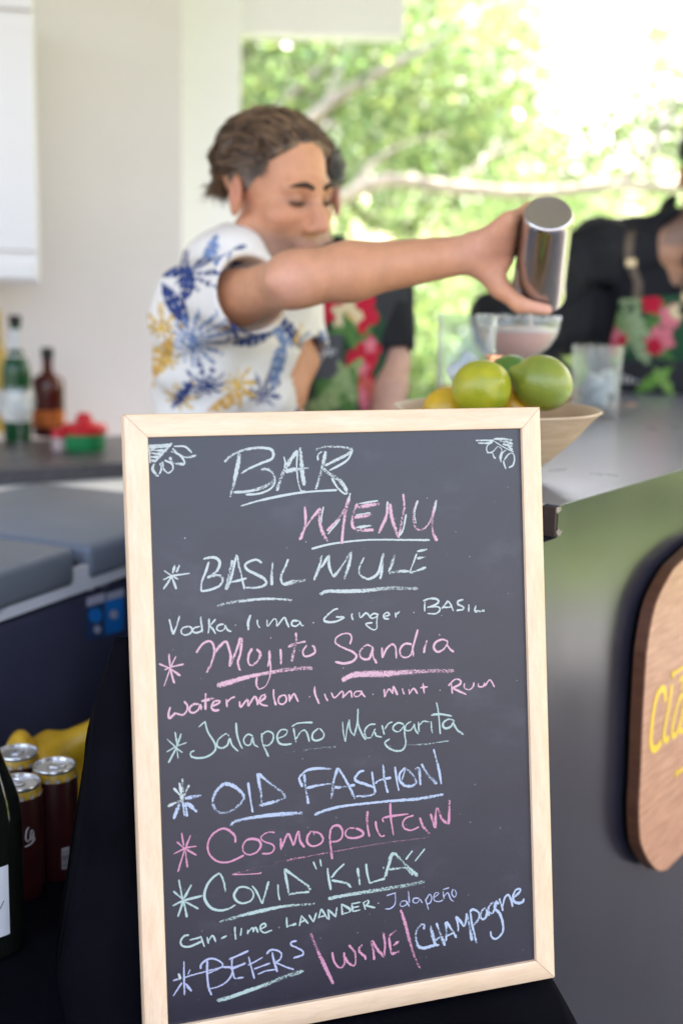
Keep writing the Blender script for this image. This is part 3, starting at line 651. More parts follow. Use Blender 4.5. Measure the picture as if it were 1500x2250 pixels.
dr = mk('black_drape', V, F, M_cloth, base=(b_o[0], b_o[1]+0.1, TZ)); tag(dr, 'black cloth propping up the chalkboard from behind, beside the drink cans', 'drape')

# ================================================================= wine bottle, cans and the yellow bag on the black table
M_bottle_dark = mat('dark_bottle_glass', (0.006, 0.007, 0.005), 0.08, 0.5, var=0.05)
M_label = mat('label_paper', (0.62, 0.60, 0.60), 0.8, 0.2, var=0.03, vscale=30, bump=0.03, bscale=400)
M_ink = mat('label_ink', (0.03, 0.03, 0.035), 0.7, 0.2)
M_foil = mat('black_foil', (0.012, 0.010, 0.012), 0.35, 0.4, bump=0.05, bscale=200)
bo = P(-24, 2100, 1.235); bo = A3(bo[0], bo[1], TZ+0.001)
wb = thing('wine_bottle', 'dark wine bottle with a plain white label at the left edge of the black table', 'wine bottle', bo)
rB = 0.0405
MB().lathe([(0, 0.004), (0.030, 0.003), (0.036, 0.0), (rB-0.001, 0.003), (rB, 0.008), (rB, 0.150), (rB-0.0008, 0.163), (rB-0.004, 0.180), (rB-0.0095, 0.197), (0.0245, 0.215), (0.019, 0.232), (0.0162, 0.250), (0.0150, 0.268), (0.0146, 0.285), (0.0160, 0.287), (0.0160, 0.299), (0.0145, 0.300), (0, 0.300)], bo, n=64).build('bottle_glass', M_bottle_dark, wb, smooth=True, sharp=50)
MB().lathe([(0.0153, 0.255), (0.0151, 0.286), (0.0166, 0.288), (0.0166, 0.3005), (0, 0.3012)], bo, n=40).build('foil', M_foil, wb, smooth=True, sharp=50)
V = []; F = []; a0, a1 = R_(-175), R_(-38); NLB = 60; z0, z1 = 0.030, 0.112
for k in range(NLB):
    a = a0+(a1-a0)*k/(NLB-1)
    for z in (z0, z1): V.append(bo+A3((rB+0.0004)*math.cos(a), (rB+0.0004)*math.sin(a), z))
F = [(2*k, 2*k+2, 2*k+3, 2*k+1) for k in range(NLB-1)]
lab = mk('label', V, F, M_label, wb)
# the end of a cursive word on the label
def on_label(a, z, rr=rB+0.0009): return bo+A3(rr*math.cos(a), rr*math.sin(a), z)
mb = MB()
for pts in ([(-62, .098), (-58, .088), (-66, .070), (-72, .062)], [(-72, .062), (-66, .072), (-60, .076), (-58, .070), (-60, .062), (-54, .064), (-47, .072)], [(-84, .060), (-78, .074), (-72, .078)], [(-100, .066), (-94, .076), (-90, .066), (-84, .060)]):
    L = smooth_line([(R_(a), z) for a, z in pts], 0.02); mb.tube([on_label(a, z) for a, z in L], 0.00045, 6)
mb.build('label_script', M_ink, lab, smooth=True)

M_can = mat('red_can_print', (0.030, 0.003, 0.004), 0.38, 0.5, var=0.15, vscale=30, coat=0.2)
M_gold = mat('gold_can_band', (0.42, 0.25, 0.02), 0.35, 0.5, var=0.25, vscale=160)
M_alu = mat('can_aluminium', (0.75, 0.73, 0.72), 0.28, 0.5, metal=0.9, var=0.04)
M_canw = mat('can_white_print', (0.40, 0.36, 0.36), 0.5, 0.4)
M_cank = mat('can_dark_print', (0.02, 0.01, 0.012), 0.5, 0.4)
RC, HC = 0.0285, 0.146
def make_can(o, label, rot):
    t = thing('drink_can', label, 'drink can', o, 'slim red drink cans')
    MB().lathe([(0, 0.006), (0.020, 0.005), (0.0235, 0.0), (0.0262, 0.006), (RC, 0.014), (RC, HC-0.018), (RC-0.0006, HC-0.0135)], o, n=56).build('can_body', M_can, t, smooth=True, sharp=50)
    MB().lathe([(RC-0.0004, HC-0.0140), (RC-0.0004, HC-0.0145), (RC-0.0010, HC-0.0125), (0.0260, HC-0.0055), (0.0257, HC-0.0045)], o, n=56).build('gold_band', M_gold, t, smooth=True)
    lid = MB().lathe([(0.0258, HC-0.0045), (0.0262, HC-0.0030), (0.0264, HC-0.0012), (0.0258, HC), (0.0248, HC-0.0006), (0.0240, HC-0.0045), (0.0232, HC-0.0062), (0.0222, HC-0.0050), (0.0215, HC-0.0036), (0, HC-0.0036)], o, n=56).build('lid', M_alu, t, smooth=True, sharp=40)
    mb = MB(); c, s = math.cos(rot), math.sin(rot); ax = [A3(c, s, 0), A3(-s, c, 0), A3(0, 0, 1)]
    ring = [(0.0085*math.cos(a)*1.25+0.004, 0.0072*math.sin(a)) for a in np.linspace(0, 6.283, 20)]
    mb.tube([o+ax[0]*x+ax[1]*y+ax[2]*(HC-0.0018) for x, y in ring], 0.0013, 6, cap=False)
    mb.box(o+ax[0]*-0.004+A3(0, 0, HC-0.0020), (0.008, 0.010, 0.0012), ax, bev=0.0004)
    mb.build('tab', M_alu, lid, smooth=True, sharp=40)
    def on(a, z, rr=RC+0.0004): return o+A3(rr*math.cos(a+rot*0), rr*math.sin(a), z)
    return t, on
def can_patch(on, a0, a1, z0, z1, m, parent, name, rr):
    V = []; n = 10
    for k in range(n):
        a = a0+(a1-a0)*k/(n-1); V += [on(a, z0, rr), on(a, z1, rr)]
    return mk(name, V, [(2*k, 2*k+2, 2*k+3, 2*k+1) for k in range(n-1)], m, parent)
def can_at(px, py, d):
    p = P(px, py, d); return A3(p[0], p[1], TZ+0.001)
cr = can_at(119, 1652, 1.405); c1, on1 = make_can(cr, 'slim red can nearest to the menu board, showing its barcode', 0.5)
bar = can_patch(on1, R_(-62), R_(-42), 0.018, 0.046, M_canw, c1, 'barcode', RC+0.0003)
mb = MB(); rs2 = np.random.RandomState(3)
for k in range(9):
    z = 0.0205+k*0.0028; hh = rs2.uniform(0.0004, 0.0010)
    n = 6; V = []
    for q in range(n):
        a = R_(-61)+(R_(18))*q/(n-1); V += [on1(a, z-hh, RC+0.0006), on1(a, z+hh, RC+0.0006)]
    mb.add(V, [(2*q, 2*q+2, 2*q+3, 2*q+1) for q in range(n-1)])
mb.build('bars', M_cank, bar)
cf = can_at(40, 1678, 1.352); c2, on2 = make_can(cf, 'slim red can with white script, partly behind the wine bottle', 2.6)
mb = MB()
for pts in ([(-52, .098), (-58, .094), (-60, .085), (-56, .080), (-50, .083)], [(-42, .092), (-47, .092), (-49, .084), (-45, .081), (-41, .090), (-41, .083), (-37, .081)], [(-62, .074), (-50, .076), (-38, .080)]):
    L = smooth_line([(R_(a), z) for a, z in pts], 0.02); mb.tube([on2(a, z) for a, z in L], 0.0011, 6)
mb.build('script', M_canw, c2, smooth=True)
cb = can_at(38, 1632, 1.445); c3, on3 = make_can(cb, 'slim red can standing behind the other two at the left edge', 1.4)
# small print round the gold bands
for t, o in ((c1, cr), (c2, cf), (c3, cb)):
    mb = MB()
    for k in range(7):
        a = R_(-150+k*25+7)
        V = [o+A3((RC-0.0002)*math.cos(a+da), (RC-0.0002)*math.sin(a+da), z) for da, z in ((-.09, HC-.0138), (.09, HC-.0138), (.09, HC-.0095), (-.09, HC-.0095))]
        V = [o+(v-o)*A3(1, 1, 1)+nrm(A3(math.cos(a), math.sin(a), 0))*0.0008 for v in V]
        mb.add(V, [(0, 1, 2, 3)])
    mb.build('band_print', M_canw, t)

# crumpled yellow bag behind the cans
f = Field(A3(-0.46, 1.42, TZ-0.02), A3(-0.16, 1.74, TZ+0.23), 0.004)
yb = P(150, 1650, 1.56)
f.ell((yb[0]+0.01, 1.57, TZ+0.05), (0.085, 0.045, 0.075), k=0); f.cone((yb[0]-0.03, 1.57, TZ+0.075), (yb[0]+0.09, 1.56, TZ+0.150), 0.028, 0.026, k=0.02); f.ell((yb[0]-0.055, 1.545, TZ+0.05), (0.035, 0.035, 0.075), k=0.02)
f.ripple(0.003, (60, 90, 130, 60), 2); f.half((0, 0, TZ+0.001), (0, 0, -1))
V, F = f.mesh()
M_yellow = mat('yellow_wrapper', (0.55, 0.31, 0.012), 0.4, 0.5, var=0.2, vscale=25)
yo = mk('yellow_bag', V, F, M_yellow, base=(yb[0], 1.56, TZ)); tag(yo, 'crumpled yellow bag lying behind the red cans', 'bag')
# ================================================================= the cool box and the back counter at the left
c_dir = nrm(A3(0.42, 0.91, 0)); c_n = A3(c_dir[1], -c_dir[0], 0)       # front looks at the camera and right
CZ1 = 0.945                                                              # top of the lids
fr = on_z(0, 1245, CZ1)                                                  # a point of the front top edge
M_cool_lid = mat('cool_box_lid', (0.165, 0.185, 0.225), 0.42, 0.45, var=0.06, vscale=8, bump=0.04, bscale=300)
M_cool_rim = mat('cool_box_white', (0.72, 0.72, 0.76), 0.45, 0.45, var=0.03)
M_cool_body = mat('cool_box_navy', (0.046, 0.048, 0.085), 0.5, 0.4, var=0.08, bump=0.04, bscale=300)
M_cool_dk = mat('cool_box_dark_seal', (0.03, 0.035, 0.045), 0.6, 0.3)
M_blue = mat('blue_sticker', (0.01, 0.20, 0.62), 0.4, 0.5, var=0.2, vscale=20)
M_navy = mat('dark_sticker', (0.012, 0.05, 0.16), 0.4, 0.5)
M_print = mat('pale_print', (0.50, 0.50, 0.60), 0.6, 0.3)
def cp(s, dpt, z): return A3(fr[0], fr[1], 0)+c_dir*s-c_n*dpt+A3(0, 0, z)    # s along the front, dpt behind it
ax = [c_dir, -c_n, A3(0, 0, 1)]
cbx = thing('cool_box', 'navy cool box with grey lids and a white rim below the bottle counter', 'cool box', cp(0.2, 0.2, 0.545))
S0, S1, DP = -0.62, 0.66, 0.46
MB().box(cp((S0+S1)/2, DP/2, 0.705), (S1-S0, DP, 0.32), ax, bev=0.025).build('body', M_cool_body, cbx, smooth=True, sharp=40)
def on_front(px, py):
    q = on_plane(px, py, cp(0, -0.001, 0.7), c_n)-cp(0, 0, 0); return float(q @ c_dir), float(q[2])
# white rim that sweeps down at the near end
mb = MB(); low = [on_front(*q) for q in ((-60, 1460), (-28, 1395), (0, 1346), (28, 1312), (56, 1290), (120, 1263), (268, 1214))]; e_ = low[-1]; poly = [(S0, 0.60)]+[(low[0][0]-0.05, 0.60)]+low+[(S1, e_[1]+(e_[1]-low[-2][1])/(e_[0]-low[-2][0])*(S1-e_[0])), (S1, 0.865), (S0, 0.865)]
mb.prism([(x, z) for x, z in poly], cp(0, -0.006, 0), c_dir, A3(0, 0, 1), -c_n, DP+0.012)
mb.build('rim', M_cool_rim, cbx)
MB().box(cp((S0+S1)/2, DP/2, 0.872), (S1-S0-0.01, DP-0.004, 0.014), ax).build('seal', M_cool_dk, cbx)
for s0, s1, zt in ((S0+0.004, 0.165, CZ1), (0.20, S1-0.004, CZ1-0.006)):
    lid = MB().box(cp((s0+s1)/2, DP/2-0.004, (0.880+zt)/2), (s1-s0, DP+0.016, zt-0.880), ax, bev=0.014).build('lid', M_cool_lid, cbx, smooth=True, sharp=40)
    MB().box(cp(s0+0.14 if s0 < 0 else s0+0.20, -0.0165, 0.900), (0.12, 0.012, 0.022), ax, bev=0.004).build('latch', M_cool_dk, lid, smooth=True, sharp=40)
MB().box(cp(0.182, DP/2, 0.895), (0.028, DP-0.01, 0.03), ax).build('lid_gap', M_cool_dk, cbx)
def patch(name, quad, m, parent, dp):
    V = [cp(*[on_front(*q)[0], dp, on_front(*q)[1]]) for q in quad]
    return mk(name, V, [(0, 1, 2, 3)], m, parent, smooth=False)
st1 = patch('sticker', [(190, 1330), (227, 1318), (227, 1398), (191, 1408)], M_navy, cbx, -0.0010)
st2 = patch('sticker', [(231, 1318), (272, 1305), (272, 1384), (231, 1396)], M_blue, cbx, -0.0010)
patch('sticker_head', [(190, 1314), (230, 1302), (230, 1322), (190, 1333)], M_print, st1, -0.0018)
patch('sticker_head', [(234, 1304), (272, 1292), (272, 1310), (234, 1320)], M_print, st2, -0.0018)
for px, py, r0, m_, st in ((209, 1352, 15, M_blue, st1), (213, 1383, 8, M_print, st1), (249, 1350, 9, M_print, st2)):
    V = [cp(on_front(px+r0*math.cos(a), py+r0*1.1*math.sin(a))[0], -0.0022, on_front(px+r0*math.cos(a), py+r0*1.1*math.sin(a))[1]) for a in np.linspace(0, 6.283, 21)[:-1]]
    mk('emblem', V, [tuple(range(20))], m_, st, smooth=False)
mb = MB()
for quad in ([(183, 1262), (219, 1250), (219, 1260), (183, 1272)], [(192, 1262), (206, 1258), (206, 1296), (192, 1298)]):
    mb.add([cp(on_front(*q)[0], -0.0012-0.0004*len(mb.V)/4, on_front(*q)[1]) for q in quad], [(0, 1, 2, 3)])
mb.build('lettering', M_print, cbx)
MB().tube([cp(on_front(226+12*math.cos(a), 1275+14*math.sin(a))[0], -0.002, on_front(226+12*math.cos(a), 1275+14*math.sin(a))[1]) for a in np.linspace(0, 6.28, 20)], 0.0022, 6).build('lettering', mat('dim_print', (0.20, 0.20, 0.27), 0.6, 0.3), cbx)
# the low dark stand that carries it
stn = thing('cooler_stand', 'dark brown low stand under the navy cool box', 'stand', cp(0.2, 0.2, 0))
M_dkwood = mat_wood('dark_stained_wood', (0.035, 0.02, 0.013), (0.07, 0.042, 0.026), (1, 1, 8), 2, 0.5)
MB().box(cp((S0+S1)/2, DP/2, 0.522), (S1-S0+0.06, DP+0.06, 0.040), ax, bev=0.004).build('stand_top', M_dkwood, stn)
for s in (S0+0.02, S1-0.02):
    for dd in (0.02, DP-0.02): MB().box(cp(s, dd, 0.2515), (0.05, 0.05, 0.501), ax, bev=0.004).build('leg', M_dkwood, stn)
MB().box(cp((S0+S1)/2, DP-0.02, 0.30), (S1-S0-0.10, 0.018, 0.30), ax).build('back_board', M_dkwood, stn)

# back counter along the wall
KZ = 0.93
k_f = on_z(130, 1022, KZ+0.0)                       # a point of its front top edge
kd = nrm(A3(0.86, 0.51, 0)); kn = A3(kd[1], -kd[0], 0); kax = [kd, -kn, A3(0, 0, 1)]
def kp(s, dpt, z): return A3(k_f[0], k_f[1], 0)+kd*s-kn*dpt+A3(0, 0, z)
kc = thing('back_counter', 'low white counter with a dark grey top along the white wall', 'counter', kp(0, 0.3, 0))
KD = 0.46
M_ktop = mat('dark_worktop', (0.075, 0.07, 0.078), 0.35, 0.5, var=0.25, vscale=60)
MB().box(kp(-0.3, KD/2, KZ-0.019), (1.9, KD+0.04, 0.038), kax, bev=0.004).build('worktop', M_ktop, kc)
MB().box(kp(-0.3, KD/2, (KZ-0.039)/2), (1.86, KD, KZ-0.039), kax, bev=0.003).build('front_panel', M_cabinet, kc)
MB().box(kp(-0.3, -0.085, 0.842), (1.9, 0.19, 0.098), kax, bev=0.006).build('added_ledge', M_white_trim, kc)  # added to catch skylight as a white band; whiter paint stands in for light
for s in (-1.0, -0.4, 0.2): MB().box(kp(s, -0.0105, 0.44), (0.56, 0.019, 0.74), kax, bev=0.003).build('cupboard_door', M_cabinet, kc)
def bottle(label, px, py, prof_r, prof, mglass, lab=None, cap=None, group=None, name='liquor_bottle', dpt=None):
    o = on_z(px, py, KZ+0.001)
    t = thing(name, label, 'bottle', o, group)
    MB().lathe(prof, o, n=40).build('bottle_glass', mglass, t, smooth=True, sharp=50)
    if lab:
        for r0, z0, z1, m in lab:
            MB().lathe([(r0, z0), (r0, z1)], o, n=40).build('label', m, t, smooth=True)
    if cap:
        r0, z0, z1, m = cap; MB().lathe([(r0*0.9, z0), (r0, z0+0.002), (r0, z1-0.002), (r0*0.9, z1), (0, z1)], o, n=24).build('cap', m, t, smooth=True, sharp=40)
    return t
M_green = mat('green_glass', (0.012, 0.065, 0.022), 0.08, 0.5)
M_brown = mat('amber_liquor', (0.075, 0.010, 0.006), 0.1, 0.5, var=0.2, vscale=18)
M_yell = mat('yellow_liquor', (0.50, 0.33, 0.05), 0.15, 0.5)
M_lw = mat('bottle_label_white', (0.62, 0.60, 0.58), 0.7, 0.3, var=0.06, vscale=60)
M_lo = mat('bottle_label_orange', (0.45, 0.11, 0.02), 0.6, 0.3, var=0.4, vscale=60)
M_cap = mat('black_cap', (0.015, 0.013, 0.012), 0.4, 0.4)
bottle('tall green bottle with white neck and front labels on the back counter', 40, 968, 0, [(0, 0), (0.034, 0), (0.037, 0.004), (0.037, 0.19), (0.035, 0.205), (0.026, 0.225), (0.0165, 0.245), (0.0145, 0.265), (0.0140, 0.315), (0, 0.315)], M_green, [(0.0376, 0.055, 0.135, M_lw), (0.0262, 0.226, 0.232, M_lw), (0.0172, 0.246, 0.300, M_lw)], (0.0165, 0.312, 0.336, M_cap))
bottle('square-shouldered dark red bottle with orange label and black stopper', 108, 958, 0, [(0, 0), (0.040, 0), (0.044, 0.004), (0.044, 0.150), (0.041, 0.162), (0.024, 0.173), (0.0145, 0.180), (0.0135, 0.215), (0, 0.215)], M_brown, [(0.0446, 0.03, 0.075, M_lo)], (0.017, 0.213, 0.246, M_cap))
bottle('yellow bottle at the left edge behind the wine glass', -4, 948, 0, [(0, 0), (0.034, 0), (0.036, 0.004), (0.036, 0.20), (0.030, 0.225), (0.016, 0.25), (0.014, 0.32), (0, 0.32)], M_yell, [(0.0366, 0.05, 0.12, M_lw)], (0.016, 0.318, 0.345, mat('gold_cap', (0.5, 0.36, 0.08), 0.35, 0.5)))
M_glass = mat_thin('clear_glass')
gl = on_z(46, 1000, KZ+0.001)
wg = thing('wine_glass', 'empty stemmed wine glass in front of the green bottle', 'wine glass', gl)
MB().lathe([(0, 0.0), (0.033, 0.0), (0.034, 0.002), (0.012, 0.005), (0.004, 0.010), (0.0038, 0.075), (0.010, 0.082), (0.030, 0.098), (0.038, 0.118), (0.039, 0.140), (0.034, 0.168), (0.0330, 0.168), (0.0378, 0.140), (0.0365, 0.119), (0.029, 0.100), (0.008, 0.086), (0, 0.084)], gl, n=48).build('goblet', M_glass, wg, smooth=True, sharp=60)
tb = on_z(186, 988, KZ+0.001)
tub = thing('salt_tub', 'green tub with a red domed lid on the back counter', 'tub', tb)
M_tubg = mat('green_tub_plastic', (0.02, 0.22, 0.07), 0.45, 0.4, var=0.25, vscale=50); M_tubr = mat('red_lid_plastic', (0.55, 0.012, 0.02), 0.4, 0.4)
MB().lathe([(0, 0), (0.050, 0), (0.053, 0.004), (0.054, 0.044), (0, 0.044)], tb, n=40).build('tub_body', M_tubg, tub, smooth=True, sharp=40)
MB().lathe([(0.058, 0.0445), (0.059, 0.060), (0.054, 0.066), (0.040, 0.068), (0.022, 0.072), (0.020, 0.088), (0.012, 0.096), (0, 0.097)], tb, n=40).build('lid', M_tubr, tub, smooth=True, sharp=40)
rb = on_z(132, 990, KZ+0.001)
rbx = thing('spice_jar', 'small white jar with a red lid left of the green tub', 'jar', rb)
MB().lathe([(0, 0), (0.017, 0), (0.019, 0.003), (0.019, 0.034), (0, 0.034)], rb, n=32).build('jar_body', mat('pale_jar', (0.55, 0.42, 0.40), 0.4, 0.4), rbx, smooth=True, sharp=40)
MB().lathe([(0.0195, 0.0345), (0.0205, 0.037), (0.0205, 0.052), (0.018, 0.055), (0, 0.055)], rb, n=32).build('lid', M_tubr, rbx, smooth=True, sharp=40)
# ================================================================= the bar counter
BZ = 1.1145
b_c = on_z(1222, 1112, BZ); b_e = on_z(1500, 1030, BZ)
e1 = nrm(A3(*(b_e-b_c)[:2], 0)); en = A3(e1[1], -e1[0], 0)            # along the front edge, and out of the front
bax = [e1, -en, A3(0, 0, 1)]
def kb(s, dpt, z): return A3(b_c[0], b_c[1], 0)+e1*s-en*dpt+A3(0, 0, z)
BL, BD, BT = 3.4, 0.60, 0.037
m, nt, b = new_mat('dark_laminate')
n = noise_node(nt, 5, 5); r = ramp(nt, n.outputs['Fac'], [(0.3, (0.016, 0.015, 0.023)), (0.7, (0.023, 0.022, 0.032))]); nt.links.new(r.outputs[0], b.inputs['Base Color'])
n2 = noise_node(nt, 7, 4, (1, 1, 0.35)); r2 = ramp(nt, n2.outputs['Fac'], [(0.3, 0.17), (0.7, 0.25)]); nt.links.new(r2.outputs[0], b.inputs['Roughness'])
b.inputs['Specular IOR Level'].default_value = 0.5
M_lam = m
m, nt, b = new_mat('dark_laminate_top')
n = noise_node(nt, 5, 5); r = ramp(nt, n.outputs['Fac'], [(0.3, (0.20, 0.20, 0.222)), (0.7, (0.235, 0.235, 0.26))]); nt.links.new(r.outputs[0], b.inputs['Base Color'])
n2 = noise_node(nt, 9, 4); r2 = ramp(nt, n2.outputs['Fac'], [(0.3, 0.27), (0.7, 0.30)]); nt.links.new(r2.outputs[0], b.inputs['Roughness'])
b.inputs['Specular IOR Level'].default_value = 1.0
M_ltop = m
M_core = mat('brown_board_edge', (0.045, 0.024, 0.020), 0.6, 0.4, var=0.25, vscale=60)
M_chip = mat('bare_chipboard', (0.42, 0.34, 0.27), 0.9, 0.2, var=0.4, vscale=400)
bar = thing('bar_counter', 'dark glossy bar counter with a brown slab edge, behind the menu board', 'bar counter', kb(BL/2, BD/2, 0))
MB().box(kb(BL/2, BD/2+0.0092, BZ-BT/2), (BL, BD-0.0184, BT), bax, bev=0.0008).build('countertop', M_ltop, bar)
MB().box(kb(0.0045+BL/2, 0.0092, BZ-0.0005), (BL-0.009, 0.0180, 0.001), bax).build('front_lip', M_ltop, bar)
MB().box(kb(0.0014, 0.0100, BZ-BT/2-0.0008), (0.0050, 0.0190, BT-0.002), bax, bev=0.0006).build('end_edging', M_core, bar)
MB().box(kb(-0.0006, BD/2+0.012, BZ-BT/2), (0.0012, BD-0.030, BT-0.004), bax).build('end_edging', M_core, bar)
MB().prism([(-0.045, 0), (BL, 0), (BL, BZ-0.0012), (0.0042, BZ-0.0012), (0.0042, BZ-BT-0.0012), (-0.045, BZ-BT-0.0012)], kb(0, 0.0178, 0), e1, A3(0, 0, 1), en, 0.0182).build('front_panel', M_lam, bar)
MB().box(kb(-0.030, BD/2+0.012, (BZ-BT-0.002)/2), (0.019, BD-0.06, BZ-BT-0.002), bax).build('end_panel', M_lam, bar)
MB().box(kb(0.05+BL/2, BD-0.05, 0.55), (BL-0.08, 0.018, 1.05), bax).build('back_panel', M_lam, bar)
rs = np.random.RandomState(8); mb = MB()
for k in range(16):
    s, z = rs.uniform(0.000, 0.011), BZ-rs.choice([0.0035, BT-0.005])+rs.uniform(-0.003, 0.003)
    mb.box(kb(s, -0.0008, z), (rs.uniform(0.002, 0.006), 0.0015, rs.uniform(0.0015, 0.004)), [nrm(e1+A3(0, 0, rs.uniform(-.6, .6))), -en, nrm(np.cross(e1, -en)+0*e1)])
mb.build('chipped_corner', M_chip, bar)

# round-cornered wooden sign on the front panel
SN = 0.024
so_ = kb(0, -0.004, 0)
def sg(px, py, out=SN):
    q = on_plane(px, py, so_+en*out, en)-so_; return float(q @ e1), float(q[2])
left = [(1500, 1229), (1480, 1250), (1460, 1284), (1444, 1318), (1434, 1352), (1425, 1400), (1419, 1450), (1412, 1572), (1407, 1700), (1403, 1780), (1405.6, 1844), (1412, 1868), (1421.6, 1888), (1433, 1904), (1447, 1915), (1463, 1913)]
lp = np.array([sg(*q) for q in left])
zt, zb = lp[:, 1].max()+0.012, lp[:, 1].min()
s_mid = lp[:, 0].min()+0.27
top = [(lp[0, 0]+0.03, zt-0.006), (lp[0, 0]+0.07, zt)]
poly = [tuple(p) for p in lp[::-1]]+top
poly = [tuple(p) for p in smooth_line(poly, 0.006)]
poly = poly+[(2*s_mid-x, z) for x, z in poly[::-1]]
sign = thing('bar_sign', 'round-cornered wooden sign with yellow lettering fixed to the dark bar front', 'sign', kb(s_mid, 0, zb))
M_walnut_e = mat_wood('walnut_edge', (0.085, 0.030, 0.014), (0.15, 0.058, 0.026), (1, 1, 5), 3, 0.5, 0.05)
M_walnut = mat_wood('walnut_face', (0.36, 0.155, 0.085), (0.56, 0.28, 0.165), (1.2, 1.2, 9), 2.2, 0.5, 0.04, coat=0.06)
pa = np.array(poly); cen = pa.mean(0)
MB().prism(poly, so_+en*0.006, e1, A3(0, 0, 1), en, SN-0.008).build('sign_edge', M_walnut_e, sign, smooth=True, sharp=40)
inner = [tuple(cen+(p-cen)*(1-0.004)) for p in pa]
MB().prism(inner, so_+en*(SN-0.0022), e1, A3(0, 0, 1), en, 0.0022).build('sign_face', M_walnut, sign)
for sx in (0.08, 0.46): MB().box(so_+e1*(lp[:, 0].min()+sx)+A3(0, 0, (zt+zb)/2)+en*0.0028, (0.02, 0.006, 0.2), bax).build('batten', M_walnut_e, sign)
M_yl = mat('yellow_lettering', (0.80, 0.50, 0.025), 0.45, 0.4, var=0.04)
def sgl(x, y): return sg(1380+x*0.32, 1220+y*0.32)
def letter(strokes):
    mb = MB(); kk = 0
    for w, pts in strokes:
        L = smooth_line([sgl(*q) for q in pts], 0.003); n = len(L); T = np.gradient(L, axis=0); T /= np.linalg.norm(T, axis=1)[:, None]+1e-9; Nn = np.stack([-T[:, 1], T[:, 0]], 1)
        hw = w*0.32*0.5*0.00098; o = []; kk += 1
        V = []
        for i in range(n):
            for s in (-1, 1):
                q = L[i]+Nn[i]*hw*s
                V.append(so_+e1*q[0]+A3(0, 0, q[1])+en*(SN+0.0006+kk*0.00005+i*1e-6))
        F = [(2*i, 2*i+1, 2*i+3, 2*i+2) for i in range(n-1)]
        for i in (0, n-1):                                   # round ends
            b0 = len(V); c = L[i]; V += [so_+e1*(c[0]+hw*math.cos(a))+A3(0, 0, c[1]+hw*math.sin(a))+en*(SN+0.00055+kk*0.00005) for a in np.linspace(0, 6.283, 17)[:-1]]; F.append(tuple(range(b0, b0+16)))
        mb.add(V, F)
    return mb
letter([(34, [(248, 985), (246, 935), (228, 915), (196, 955), (172, 1055), (156, 1180), (150, 1280), (163, 1330), (190, 1325), (215, 1290)])]).build('letter_c', M_yl, sign)
letter([(30, [(292, 905), (278, 1010), (256, 1130), (240, 1230), (248, 1270), (268, 1258)])]).build('letter_l', M_yl, sign)
letter([(28, [(375, 955), (345, 985), (318, 1080), (298, 1180), (302, 1240), (330, 1215), (360, 1110), (380, 990)]), (28, [(385, 980), (362, 1110), (348, 1195), (368, 1210)])]).build('letter_a', M_yl, sign)
letter([(26, [(352, 855), (380, 838), (420, 812)]), (22, [(385, 850), (362, 912)])]).build('letter_t', M_yl, sign)
letter([(18, [(300, 822), (340, 790), (410, 750)]), (40, [(300, 822), (302, 821)])]).build('ornament', M_yl, sign)
letter([(18, [(325, 1500), (352, 1480), (410, 1440)]), (38, [(325, 1500), (327, 1499)])]).build('ornament', M_yl, sign)

# ================================================================= fruit bowl
bw_c = on_z(1090, 1010, BZ)
bw_c = P(1091, 893, 1.56); bw_c = A3(bw_c[0], bw_c[1], BZ+0.001)
M_bowl = mat_wood('mango_wood_bowl', (0.46, 0.30, 0.175), (0.61, 0.44, 0.29), (1.0, 1.0, 7), 2.2, 0.5, 0.05)
HB, RBW = 0.092, 0.137
bowl = thing('fruit_bowl', 'pale wooden bowl of limes standing on the bar counter end', 'bowl', bw_c)
MB().lathe([(0, 0), (0.040, 0), (0.046, 0.003), (0.075, 0.026), (0.104, 0.054), (0.126, 0.080), (RBW, HB-0.002), (RBW-0.001, HB), (RBW-0.006, HB-0.001), (0.121, 0.080), (0.098, 0.056), (0.070, 0.030), (0.040, 0.012), (0, 0.009)], bw_c, n=72).build('bowl_shell', M_bowl, bowl, smooth=True, sharp=50)
m, nt, b = new_mat('lime_peel')
a = nt.nodes.new('ShaderNodeAttribute'); a.attribute_name = 'Col'
nz = noise_node(nt, 38, 4); mx = nt.nodes.new('ShaderNodeMixRGB'); mx.blend_type = 'MULTIPLY'; mx.inputs[0].default_value = 1
r = ramp(nt, nz.outputs['Fac'], [(0.3, (0.80, 0.86, 0.8)), (0.6, (1, 1, 1))]); nt.links.new(a.outputs['Color'], mx.inputs[1]); nt.links.new(r.outputs[0], mx.inputs[2]); nt.links.new(mx.outputs[0], b.inputs['Base Color'])
vo = nt.nodes.new('ShaderNodeTexVoronoi'); vo.inputs['Scale'].default_value = 420; tcn = nt.nodes.new('ShaderNodeTexCoord'); nt.links.new(tcn.outputs['Object'], vo.inputs['Vector'])
bp = nt.nodes.new('ShaderNodeBump'); bp.inputs['Strength'].default_value = 0.35; bp.inputs['Distance'].default_value = 0.0008; nt.links.new(vo.outputs['Distance'], bp.inputs['Height']); nt.links.new(bp.outputs[0], b.inputs['Normal'])
b.inputs['Roughness'].default_value = 0.33; b.inputs['Specular IOR Level'].default_value = 0.55
M_lime = m
